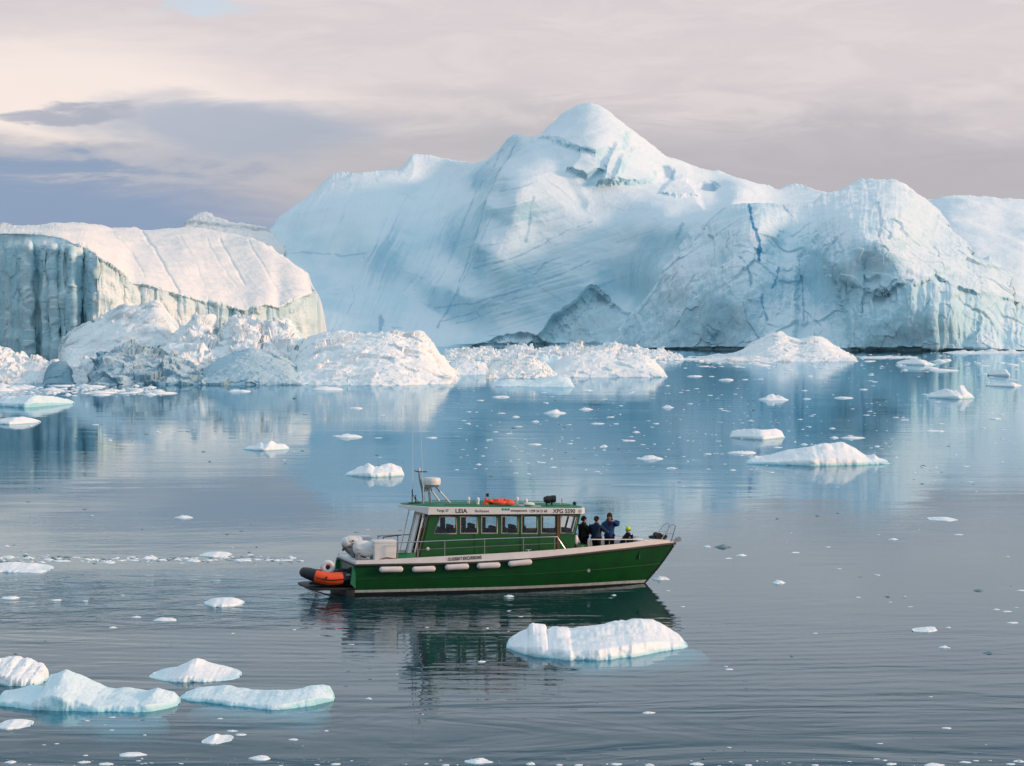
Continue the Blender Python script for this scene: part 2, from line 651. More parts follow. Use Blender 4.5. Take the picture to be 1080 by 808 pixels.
def below(line, PX, PY, soft=1.5, wob=1.5, seed=3, ends=0):
    """0..1 under a ledge line running left to right"""
    xs = [p[0] for p in line]
    ys = [p[1] for p in line]
    yy = np.interp(PX, xs, ys) + wob * 2 * fbm(np.stack([PX / 9, 0 * PX, 0 * PX], -1), 4, 0.6, seed)
    k = smooth01((PY - yy) / soft + 0.5) * ((PX > xs[0]) & (PX < xs[-1]))
    if ends:
        k = k * smooth01((PX - xs[0]) / ends) * smooth01((xs[-1] - PX) / ends)
    return k


def build_great_berg():
    skyA = [(180, 366), (200, 332), (240, 285), (262, 262), (280, 243), (300, 222), (325, 200), (345, 187), (370, 176),
            (395, 174.5), (420, 176), (425, 172), (432, 164), (440, 160.5), (455, 160), (480, 163), (500, 167), (512, 165),
            (525, 157), (541, 142), (546, 140), (558, 142), (568, 139), (583, 128), (598, 115), (610, 109), (623, 107.5),
            (633, 111), (642, 117), (662, 133), (683, 149), (702, 164), (721, 169), (732, 172), (745, 175), (759, 174.5), (775, 182),
            (798, 190), (811, 193), (821, 198.5), (829, 196), (851, 195), (860, 198), (885, 206), (920, 225), (960, 260), (1000, 365)]
    baseA = [(180, 366.5), (400, 366.5), (470, 366), (600, 366), (660, 367), (720, 368), (1000, 369)]
    pts = []
    for px in range(190, 1000, 45):
        py = np.interp(px, [b[0] for b in baseA], [b[1] for b in baseA])
        pts.append((px, py, float(ground_y(py)) / KD))
    pts += [(285, 243, 770), (345, 187, 800), (400, 176, 805), (340, 270, 738), (400, 250, 738), (300, 310, 712),
            (430, 165, 812), (450, 210, 785), (425, 300, 733), (480, 165, 805), (500, 200, 765), (520, 160, 785),
            (480, 270, 722), (460, 330, 705),
            (545, 141, 765), (528, 180, 732), (512, 215, 712), (497, 260, 699), (480, 310, 688), (455, 300, 712),
            (500, 300, 687), (520, 230, 703), (560, 300, 684), (560, 230, 698), (562, 192, 707), (625, 300, 683), (625, 232, 697), (622, 200, 712),
            (665, 310, 682),
            (583, 128, 762), (623, 109, 765), (600, 150, 735), (640, 135, 745), (661, 136, 755), (629, 168, 722),
            (700, 170, 752), (760, 178, 762), (810, 196, 758), (850, 197, 755), (700, 200, 720), (760, 203, 722),
            (700, 222, 684), (745, 225, 665), (665, 255, 688), (694, 301, 652), (718, 260, 657), (771, 212, 672), (800, 300, 655), (860, 230, 690), (930, 290, 660)]
    surf = Surface(pts)
    cap = [(560, 144), (583, 122), (605, 100), (640, 100), (664, 134), (661, 152), (645, 156), (629, 161), (600, 153), (575, 143)]
    lump1 = [(632, 192), (640, 165), (650, 152), (658, 153), (662, 162), (656, 178), (648, 191)]
    lump2 = [(648, 190), (655, 166), (668, 155), (682, 163), (692, 180), (690, 190), (670, 192)]
    lump3 = [(696, 203), (710, 186), (722, 184), (732, 197), (738, 205), (716, 206)]
    lump4 = [(598, 176), (612, 160), (630, 163), (634, 178), (620, 186)]
    cave1 = [(699, 176), (705, 174), (711, 181), (709, 188), (702, 186)]
    cave2 = [(740, 196), (744, 190), (752, 190), (756, 195), (752, 200), (742, 200)]
    recess = [(556, 366), (575, 350), (584, 336), (598, 328), (611, 318), (623, 305), (634, 311), (648, 324), (664, 332),
              (676, 345), (694, 362), (694, 366)]
    recess2 = [(500, 366), (525, 357), (548, 352), (566, 356), (580, 366)]

    def depthA(PX, PY, V, Yb):
        Y = surf(PX, PY)
        for poly, amt, soft in ((cap, -7, 10), (lump1, -8, 8), (lump2, -8, 9), (lump3, -8, 5), (lump4, -5, 6),
                                (cave1, 4, 5), (cave2, 4, 5), (recess, 5, 7), (recess2, 4, 6)):
            xs = [p[0] for p in poly]
            ys = [p[1] for p in poly]
            box = (PX > min(xs) - 15) & (PX < max(xs) + 15) & (PY > min(ys) - 15) & (PY < max(ys) + 15)
            wob = 2.2 * fbm(np.stack([PX[box] / 11, PY[box] / 11, 0 * PX[box]], -1), 4, 0.6, 77)
            Y[box] += amt * region(PX[box] + wob, PY[box] - wob, poly, soft)
        crown = region(PX, PY, [(690, 176), (730, 184), (775, 193), (815, 203), (760, 208), (700, 204)], 12)
        Y += crown * 2.6 * fbm(np.stack([PX / 13, PY / 8, 0 * PX], -1), 3, 0.5, 188, True)
        mk = region(PX, PY, recess, 8) + region(PX, PY, recess2, 5)
        Y -= mk * (5.0 * fbm(np.stack([PX / 24, PY / 30, 0 * PX], -1), 4, 0.55, 88) + 1.2 * fbm(np.stack([PX / 7, PY / 9, 0 * PX], -1), 3, 0.5, 89, True))
        return Y

    def sweep(PX, PY, P):
        # long grooves sweeping down the bowl, lower left
        a = PX * 0.90 + PY * 0.43
        b = PX * -0.43 + PY * 0.90
        m = smooth01((535 - PX - (PY - 160) * 0.35) / 40) * 0.75 + 0.25
        q = np.stack([a / 13, b / 150, 0 * a], -1)
        return 1.0 * m * fbm(q, 4, 0.5, 12) * smooth01((575 - PX) / 50) * smooth01((PY - 178) / 50)

    def strata(PX, PY, P):
        # fine layers tilted across the front face
        m = smooth01((PX - 490) / 40) * smooth01((700 - PX) / 80)
        a = PY + 0.30 * (PX - 540)
        q = np.stack([a / 10.0, PX / 200, 0 * a], -1)
        return 0.35 * m * fbm(q, 3, 0.6, 19)

    def facets(PX, PY, P):
        w = P + 12 * np.stack([fbm(P / 60, 3, 0.5, 151), fbm(P / 60, 3, 0.5, 152), fbm(P / 60, 3, 0.5, 153)], -1)
        # a few broad planes meeting along soft creases
        a = np.abs(fbm(P / np.array((90, 120, 60)), 2, 0.4, 157)) * 9
        quiet = 1 - 0.8 * region(PX, PY, recess, 14) - 0.8 * region(PX, PY, recess2, 8) - 0.6 * region(PX, PY, [(555, 100), (700, 100), (740, 215), (620, 215)], 10)
        return quiet * (-0.7 * a + 0.15 * shards(w / np.array((14, 20, 12)), 156))

    lines = [([(303, 264.5), (340, 264.5), (384, 262)], 1.1, 0.45),
             ([(458, 325), (495, 320), (541, 307.5), (583, 289.5), (622, 273)], 1.5, 0.55),
             ([(499, 282), (545, 268), (598, 240), (625, 230)], 1.1, 0.5),
             ([(564, 205), (560, 228), (556, 251)], 2.0, 0.55),
             ([(487, 303), (497, 320), (506, 336)], 1.0, 0.4),
             ([(520, 226), (500, 270), (470, 330)], 1.2, 0.35),
             ([(403, 335), (401, 347)], 3.5, 0.7), ([(405, 342), (425, 345)], 1.4, 0.4),
             ([(720, 236), (717, 244), (713, 251)], 2.4, 0.55), ([(648, 253), (700, 238)], 0.9, 0.3),
             ([(515, 203), (545, 196), (562, 190)], 1.2, 0.35),
             ([(340, 300), (362, 302)], 1.0, 0.3), ([(372, 298), (375, 315), (366, 330)], 1.0, 0.3),
             ([(566, 143), (590, 144), (612, 154), (630, 163)], 1.2, 0.4),
             ([(636, 172), (646, 188)], 1.4, 0.45), ([(516, 352), (550, 353)], 1.2, 0.4)]
    rl = random.Random(12)
    for k in range(22):          # thin meltwater layers lying parallel across the face
        x_ = rl.uniform(455, 610)
        y_ = rl.uniform(225, 350)
        n_ = rl.uniform(25, 75)
        sl = rl.uniform(-0.42, -0.16)
        lines.append(([(x_, y_), (x_ + n_ / 2, y_ + sl * n_ * 0.42), (x_ + n_, y_ + sl * n_)], rl.uniform(0.6, 1.0), rl.uniform(0.15, 0.5)))
    for k in range(16):          # fine fall lines down the bowl
        x_ = rl.uniform(430, 535)
        y_ = rl.uniform(175, 250)
        n_ = rl.uniform(30, 90)
        lines.append(([(x_, y_), (x_ - 0.22 * n_, y_ + 0.5 * n_), (x_ - 0.50 * n_, y_ + n_)], rl.uniform(0.6, 0.9), rl.uniform(0.08, 0.22)))
    lines.append(([(545, 143), (528, 178), (512, 214), (497, 258), (480, 308), (462, 345)], 1.1, 0.6))
    lines.append(([(530, 158), (500, 200), (478, 250), (455, 310)], 0.9, 0.35))
    lines = [(q, w_, 0.7 * s_) for q, w_, s_ in lines]
    v0 = vein_fn(lines)

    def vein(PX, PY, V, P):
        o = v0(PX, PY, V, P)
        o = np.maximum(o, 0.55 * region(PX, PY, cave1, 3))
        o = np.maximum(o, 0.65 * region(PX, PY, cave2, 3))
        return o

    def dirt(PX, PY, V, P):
        o = 0.30 * region(PX, PY, recess, 7) + 0.1 * region(PX, PY, recess2, 4)  # recesses toned darker and greyer
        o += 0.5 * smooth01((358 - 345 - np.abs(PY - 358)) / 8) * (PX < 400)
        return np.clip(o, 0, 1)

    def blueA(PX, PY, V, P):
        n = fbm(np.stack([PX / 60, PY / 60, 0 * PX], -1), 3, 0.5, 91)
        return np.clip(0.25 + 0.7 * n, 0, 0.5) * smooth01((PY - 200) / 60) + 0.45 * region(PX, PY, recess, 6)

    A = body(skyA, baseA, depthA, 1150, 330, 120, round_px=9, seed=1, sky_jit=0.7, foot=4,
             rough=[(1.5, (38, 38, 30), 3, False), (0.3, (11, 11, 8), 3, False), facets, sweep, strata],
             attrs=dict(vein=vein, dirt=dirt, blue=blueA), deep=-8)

    # front right block with its dome
    skyB = [(640, 366), (662, 340), (671, 328), (694, 301), (712, 272), (735, 246), (752, 228), (762, 219), (771, 213),
            (790, 211.5), (813, 213), (840, 215), (858, 213), (869, 203), (885, 199), (904, 192.5), (919, 189.5), (944, 190.5),
            (956, 194), (969, 203), (978, 211), (990, 222), (1003, 240), (1018, 254), (1030, 270), (1044, 269.5), (1058, 281),
            (1069, 291), (1073, 314), (1090, 330), (1130, 350), (1170, 372)]
    baseB = [(640, 367), (720, 368.4), (800, 369.6), (880, 370), (1170, 370.6)]
    pts = []
    for px in range(645, 1170, 40):
        py = np.interp(px, [b[0] for b in baseB], [b[1] for b in baseB])
        pts.append((px, py, float(ground_y(py)) / KD))
    pts += [(694, 301, 640), (735, 246, 648), (771, 214, 652), (790, 213, 648), (858, 215, 646), (720, 300, 624), (760, 270, 618),
            (760, 320, 602), (800, 300, 600), (800, 240, 622), (830, 260, 622), (850, 300, 607), (838, 330, 598), (875, 280, 592),
            (885, 200, 662), (919, 190, 672), (950, 192, 668), (900, 235, 604), (945, 235, 603), (915, 285, 588), (955, 285, 585),
            (925, 340, 578), (978, 212, 662), (990, 250, 622), (1005, 285, 596), (1030, 272, 618), (1060, 290, 612), (1040, 305, 592),
            (1070, 322, 598), (990, 330, 576), (1100, 340, 590), (860, 235, 628)]
    surfB = Surface(pts)
    ledge = [(872, 290), (882, 292), (892, 296), (904, 302), (917, 308), (929, 312), (938, 307), (947, 300), (957, 299), (966, 302), (976, 296),
             (987, 291), (998, 297), (1009, 303), (1025, 307), (1043, 311), (1060, 315), (1074, 319), (1120, 345)]
    arch = [(838, 368), (841, 300), (842, 270), (850, 264), (862, 268), (874, 280), (884, 300), (892, 330), (896, 368)]

    def depthB(PX, PY, V, Yb):
        Y = surfB(PX, PY)
        k = below(ledge, PX, PY, 4.5, 1.8, ends=30) * np.clip(0.75 + 1.5 * fbm(np.stack([PX / 22, 0 * PX, 0 * PX], -1), 3, 0.5, 82), 0.15, 1.3)
        yy = np.interp(PX, [p[0] for p in ledge], [p[1] for p in ledge])
        Y += k * 3.6 * np.clip(1 - (PY - yy) / 95, 0.15, 1)
        wob = 2.5 * fbm(np.stack([PX / 12, PY / 12, 0 * PX], -1), 4, 0.6, 71)
        Y += 4.0 * region(PX + wob, PY, arch, 8)
        return Y

    def flutes(PX, PY, P):
        k = below(ledge, PX, PY, 4, 1.5, ends=30)
        q = np.stack([(PX + 5 * fbm(np.stack([PX / 30, PY / 30, 0 * PX], -1), 3, 0.5, 35)) / 13, PY / 70, 0 * PX], -1)
        fl = fbm(q, 4, 0.55, 33)
        return (0.5 + 0.9 * k) * fl

    linesB = [([(790, 212), (791, 225), (795, 240), (800, 255), (800, 275)], 2.3, 1.0), ([(795, 240), (799, 262)], 1.5, 0.8),
              ([(780, 271), (786, 280), (792, 289), (793, 298)], 2.0, 0.6), ([(820, 284), (818, 294), (815, 303)], 2.2, 0.8),
              ([(802, 311), (803, 323), (809, 339)], 1.5, 0.7), ([(803, 312), (802, 316)], 2.2, 0.8),
              ([(843, 274), (846, 300), (847, 323), (848, 340)], 1.5, 0.6), ([(848, 328), (860, 338), (872, 350)], 1.1, 0.5),
              ([(827, 216), (831, 222), (836, 230)], 1.4, 0.6), ([(768, 244), (767, 262)], 1.4, 0.4),
              ([(927, 216), (929, 232), (928, 246)], 2.4, 0.5), ([(984, 302), (987, 318)], 2.2, 0.35),
              ([(752, 358), (756, 352)], 2.4, 0.6), ([(784, 318), (785, 330)], 1.2, 0.45), ([(740, 340), (755, 356)], 1.0, 0.3),
              ([(771, 214), (750, 232), (715, 280)], 1.2, 0.3)]
    vB = vein_fn(linesB)

    def ledge_darkB(PX, PY, V, P):
        d = np.abs(PY - np.interp(PX, [p[0] for p in ledge], [p[1] for p in ledge]) - 2)
        return 0.12 * smooth01((4 - d) / 4) * (PX > 885)  # darker strip just below the ledge line

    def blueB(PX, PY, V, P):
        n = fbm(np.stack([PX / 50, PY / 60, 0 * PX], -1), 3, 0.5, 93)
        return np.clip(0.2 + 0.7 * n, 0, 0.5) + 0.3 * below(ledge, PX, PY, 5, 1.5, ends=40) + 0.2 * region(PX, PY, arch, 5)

    def cracked(PX, PY, P):
        # blocky chips over the broken face
        w = P + 4 * np.stack([fbm(P / 15, 3, 0.5, 51), fbm(P / 15, 3, 0.5, 52), fbm(P / 15, 3, 0.5, 53)], -1)
        return (1.3 * shards(w / np.array((15, 15, 24)), 57) + 0.3 * shards(w / np.array((5, 5, 8)), 58)) * smooth01((PY - 215) / 40)

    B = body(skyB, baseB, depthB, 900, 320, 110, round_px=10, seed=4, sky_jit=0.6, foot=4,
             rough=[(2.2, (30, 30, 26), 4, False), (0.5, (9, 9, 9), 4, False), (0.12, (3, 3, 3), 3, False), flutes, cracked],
             attrs=dict(vein=vB, dirt=ledge_darkB, blue=blueB), deep=-8)

    # low snowy shoulder behind, right
    skyC = [(900, 366), (930, 262), (955, 222), (978, 210), (996, 207), (1021, 205.5), (1046, 207), (1080, 209), (1120, 216), (1180, 240),
            (1240, 300), (1270, 366)]
    ptsC = []
    for px in range(910, 1270, 50):
        ptsC.append((px, 366, 672))
    ptsC += [(978, 211, 800), (1046, 207, 805), (1120, 216, 810), (1010, 240, 748), (1050, 245, 745), (1030, 262, 715), (1080, 260, 722),
             (1080, 300, 690), (1180, 280, 730), (1020, 300, 690), (1060, 228, 775), (1000, 222, 775)]
    surfC = Surface(ptsC)

    def rolls(PX, PY, P):
        a = PY - 0.25 * PX
        return 3.2 * fbm(np.stack([a / 26, PX / 110, 0 * a], -1), 3, 0.5, 15)

    C = body(skyC, 366, lambda PX, PY, V, Yb: surfC(PX, PY), 420, 200, 110, round_px=12, seed=9, sky_jit=0.5,
             rough=[(2.2, (40, 40, 26), 3, False), (0.5, (9, 9, 7), 4, False), rolls], deep=-8)
    o = make_mesh("iceberg", [A, B, C], M_BERG)
    tag(o, "huge pale blue iceberg with a rounded snowy summit and blue cracks filling the horizon", "iceberg")


build_great_berg()


def build_tabular_berg():
    sky = [(-170, 376), (-150, 300), (-120, 256), (-60, 243), (0, 239.5), (20, 238), (41, 237), (54, 234), (85, 234), (109, 238), (118, 241),
           (139, 240.5), (151, 243), (177, 241), (196, 240), (212, 242), (227, 244), (245, 247), (262, 250.5), (278, 257), (300, 271), (312, 281), (322, 290),
           (331, 303), (335, 311), (335.5, 330), (336, 376)]
    fx = [-170, 0, 60, 101, 104, 140, 190, 234, 259, 284, 310, 336]
    fy = [452, 446, 440, 432, 432, 438, 444, 449, 450, 454, 461, 474]
    bx = np.linspace(-170, 336, 60)
    face = np.interp(bx, fx, fy)
    base = [(float(a), 404 + F_PX * math.tan(math.atan(CAM_H / ((f - 3) * KD)) - TILT)) for a, f in zip(bx, face)]
    sx = [-170, 0, 109, 240, 290, 322, 336]
    sy = [500, 520, 526, 522, 505, 486, 478]
    sky_x, sky_y = [q[0] for q in sky], [q[1] for q in sky]
    ledge = [(103, 270), (107, 274), (114, 277), (126, 286), (133, 294), (139, 299), (148, 300), (158, 301), (172, 306), (189, 310.5), (210, 317),
             (233, 321.5), (246, 325), (259, 328), (270, 324), (284, 321.5), (294, 326), (301, 321), (308, 317), (322, 312), (336, 309)]
    lip = [(-170, 262), (-60, 250), (0, 246), (20, 246), (41, 247), (66, 251), (76, 257), (88, 260), (101, 268), (102, 269)]
    cleft = [(83, 380), (84, 262), (90, 258), (101, 268), (100, 380)]

    def depth(PX, PY, V, Yb):
        yl = np.interp(PX, [p[0] for p in ledge], [p[1] for p in ledge])
        edge = sinterp(PX, [p[0] for p in lip] + [p[0] for p in ledge], [p[1] for p in lip] + [p[1] for p in ledge], 3.0)
        top = np.minimum(sinterp(PX, sky_x, sky_y, 5.0), edge - 4)
        Yf = sinterp(PX, fx, fy, 5.0)
        Ys = sinterp(PX, sx, sy, 14.0)
        t = np.clip((edge - PY) / np.maximum(edge - top, 1.5), 0, 1)
        Y = (Yf + (Ys - Yf) * t ** 1.1) * KD
        Y = Y - 3 * np.clip((PY - edge) / 110, 0, 1) * KD
        k = below(ledge, PX, PY, 6.0, 2.2)
        Y += k * (2.4 + 4.5 * np.clip(fbm(np.stack([PX / 16, 0 * PX, 0 * PX], -1), 3, 0.5, 81), -0.5, 0.7)) * np.clip(1 - (PY - yl) / 40, 0.0, 1)
        k2 = below(lip, PX, PY, 3.0, 1.2, 8)
        Y += k2 * 1.0
        Y += 5.0 * region(PX, PY, cleft, 3.0) * np.clip((104 - PX) / 12, 0, 1.4)
        kk = smooth01((PY - edge - 3) / 12) * (PX < 102)
        w = 3.5 * fbm(np.stack([PX / 30, PY / 80, 0 * PX], -1), 3, 0.5, 5)
        for c0, wd, am in ((-60, 6, 6), (-20, 5, 5), (30, 3.5, 7.5), (49, 3, 4.5), (57, 3.5, 6), (67, 3, 4), (76, 3.5, 6)):
            Y -= kk * am * np.exp(-((PX + w - c0) / wd) ** 2)
        for pts_, am in (([(150, 245), (163, 262), (178, 290), (189, 308)], 1.5), ([(218, 252), (232, 280), (250, 303)], 0.4), ([(232, 252), (245, 278), (258, 300)], 0.8),
                        ([(262, 254), (280, 285), (292, 306)], 0.5), ([(190, 248), (205, 275), (216, 302)], 0.3), ([(120, 247), (140, 268), (152, 292)], 0.8)):
            wv = 1.0 * fbm(np.stack([PX / 20, PY / 20, 0 * PX], -1), 2, 0.5, 92)
            Y += am * np.exp(-(poly_dist(PX + wv, PY, pts_) / 1.3) ** 2) * KD
        Y += 3.5 * fbm(np.stack([PX / 60, PY / 45, 0 * PX], -1), 3, 0.5, 6) * (1 - kk)
        return Y

    def flutes(PX, PY, P):
        k = below(lip, PX, PY, 10, 1.2, 8)
        w = 2.5 * fbm(np.stack([PX / 30, PY / 70, 0 * PX], -1), 3, 0.5, 8)
        f = fbm(np.stack([(PX + w) / 10.5, PY / 130, 0 * PX], -1), 4, 0.6, 23, True)
        f2 = fbm(np.stack([PX / 7, PY / 16, 0 * PX], -1), 4, 0.6, 25)
        kk = below(ledge, PX, PY, 8, 1.5)
        sh = 1.5 * shards(P / np.array((5, 5, 16)), 29) + 0.7 * shards(P / np.array((2, 2, 6)), 30)
        return k * smooth01((PY - 250) / 14) * (1.4 * f + 0.2 * f2 + 0.6 * sh) + kk * (0.8 * f + 0.3 * f2 + 0.4 * sh)

    def streaks(PX, PY, P):
        k = 1 - below(ledge, PX, PY, 4, 1.5)
        a = PX - 0.75 * (PY - 240) + 9 * fbm(np.stack([PX / 40, PY / 40, 0 * PX], -1), 3, 0.5, 66)
        f = fbm(np.stack([a / 22, PY / 170, 0 * a], -1), 4, 0.6, 61)
        return 0.22 * k * f * (PX > 95) * smooth01((PY - 236) / 30)

    def blue(PX, PY, V, P):
        k = below(lip, PX, PY, 3, 1.2, 8)
        n = fbm(np.stack([PX / 6.5, PY / 90, 0 * PX], -1), 3, 0.6, 27)
        yl = np.interp(PX, [p[0] for p in ledge], [p[1] for p in ledge])
        d = PY - yl
        band = smooth01((d + 1.5) / 2) * smooth01((16 + 10 * fbm(np.stack([PX / 12, 0 * PX, 0 * PX], -1), 3, 0.5, 3) - d) / 8) * (PX > 104)
        return np.clip(k * np.clip(0.55 - 1.5 * n, 0.0, 0.85) + 0.35 * band, 0, 1)

    lines = [([(151, 246), (163, 262), (178, 290), (189, 307)], 0.9, 0.0)]
    o = make_mesh("iceberg", [body(sky, base, depth, 900, 300, 60, round_px=7, seed=14, sky_jit=0.35, foot=0,
                                   rough=[(1.2, (26, 26, 16), 3, False), (0.35, (7, 7, 5), 4, False), (0.12, (2, 2, 2), 3, False), flutes, streaks],
                                   attrs=dict(blue=blue), deep=-6)], M_CLIFF)
    tag(o, "cream topped iceberg with a fluted teal cliff at the left and an overhanging snow lip", "iceberg")

    # little dirty peak showing over its back
    sky = [(150, 368), (170, 262), (190, 243), (198, 234), (206, 228), (213, 224.5), (219, 222.5), (226, 229), (235, 231.5), (243, 235), (256, 236), (281, 241.5), (300, 262), (320, 368)]

    def dep(PX, PY, V, Yb):
        return (760 + (250 - PY) * 0.7) * KD

    def dirt(PX, PY, V, P):
        d = PY - np.interp(PX, [190, 205, 225, 245, 285], [239, 234, 238, 239.5, 244])
        return 0.55 * smooth01((3.5 - np.abs(d)) / 3)
    o = make_mesh("iceberg", [body(sky, 365, dep, 260, 160, 50, round_px=4, seed=24, sky_jit=0.6,
                                   rough=[(1.5, (14, 14, 10), 4, False), (0.8, (4, 4, 3), 3, True)], attrs=dict(dirt=dirt), deep=-6)], M_CLIFF)
    tag(o, "small pointed white iceberg with a brown band peeking over the cream iceberg", "iceberg")


build_tabular_berg()


# ------------------------------------------------------------------ growlers and floes
def slab(name, sky, base, thick_, label, cat, mat, v0=0.0, q=1.2, rough=0.25, scale=2.0, nc=160, nr=50, back=None, seed=0, jit=0.6, rnd=4.0,
         group=None, attrs=None, deep=-1.2, shelf=None, ridged=False, extra=()):
    thick = thick_ * KD

    def depth(PX, PY, V, Yb):
        return Yb + thick * np.clip((V - v0) / (1 - v0), 0, 1.4) ** q + 0.10 * thick * V

    def broken(PX, PY, P):
        w = P + 0.25 * scale * np.stack([fbm(P / scale, 3, 0.5, seed + k) for k in (1, 2, 3)], -1)
        g = (0.75, 0.40) if ridged else ((0.16, 0.10) if mat in (M_FLOE, M_WETICE) else (0.40, 0.14))
        return rough * (g[0] * shards(w / (1.1 * scale), seed) + g[1] * shards(w / (0.4 * scale), seed + 1))
    rr = [(rough * 0.45, (scale * 1.2, scale * 1.2, scale * 0.9), 4, False), (rough * 0.12, (scale * 0.25,) * 3, 3, False), broken]
    rr += list(extra)
    parts = [body(sky, base, depth, nc, nr, back or thick, rough=rr, round_px=rnd, seed=seed, sky_jit=jit, jit_scale=max(4, (sky[-1][0] - sky[0][0]) / 14),
                  attrs=attrs, deep=deep, nb=8)]
    if shelf:
        parts += shelf
    o = make_mesh(name, parts, mat)
    tag(o, label, cat, group)
    return o


def shelf_patch(outline, z):
    """ice foot lying just under the water: a thin rounded slab, outline in photo points on the water"""
    pts = []
    n = len(outline)
    for i in range(n):
        a, b = outline[i], outline[(i + 1) % n]
        for k in range(6):
            s = k / 6
            pts.append((a[0] + (b[0] - a[0]) * s, a[1] + (b[1] - a[1]) * s))
    W = np.array([on_water(*p) for p in pts])
    c = W.mean(0)
    rows = []
    for s, zz in ((0.0, z - 0.6), (1.0, z - 0.6), (1.0, z - 0.25), (0.94, z - 0.08), (0.8, z), (0.4, z + 0.03), (0.0, z + 0.04)):
        q = np.zeros((len(W), 3))
        q[:, :2] = c + (W - c) * s
        q[:, 2] = zz
        if s not in (0.0,):
            q += 0.08 * fbm(q / 0.8, 3, 0.5, 5)[:, None]
        rows.append(q)
    G = np.stack(rows)
    nR, nc = G.shape[:2]
    idx = np.arange(nR * nc).reshape(nR, nc)
    nx = np.roll(idx, -1, 1)
    quads = np.stack([idx[:-1], nx[:-1], nx[1:], idx[1:]], -1).reshape(-1, 4)
    return G.reshape(-1, 3), quads, {}


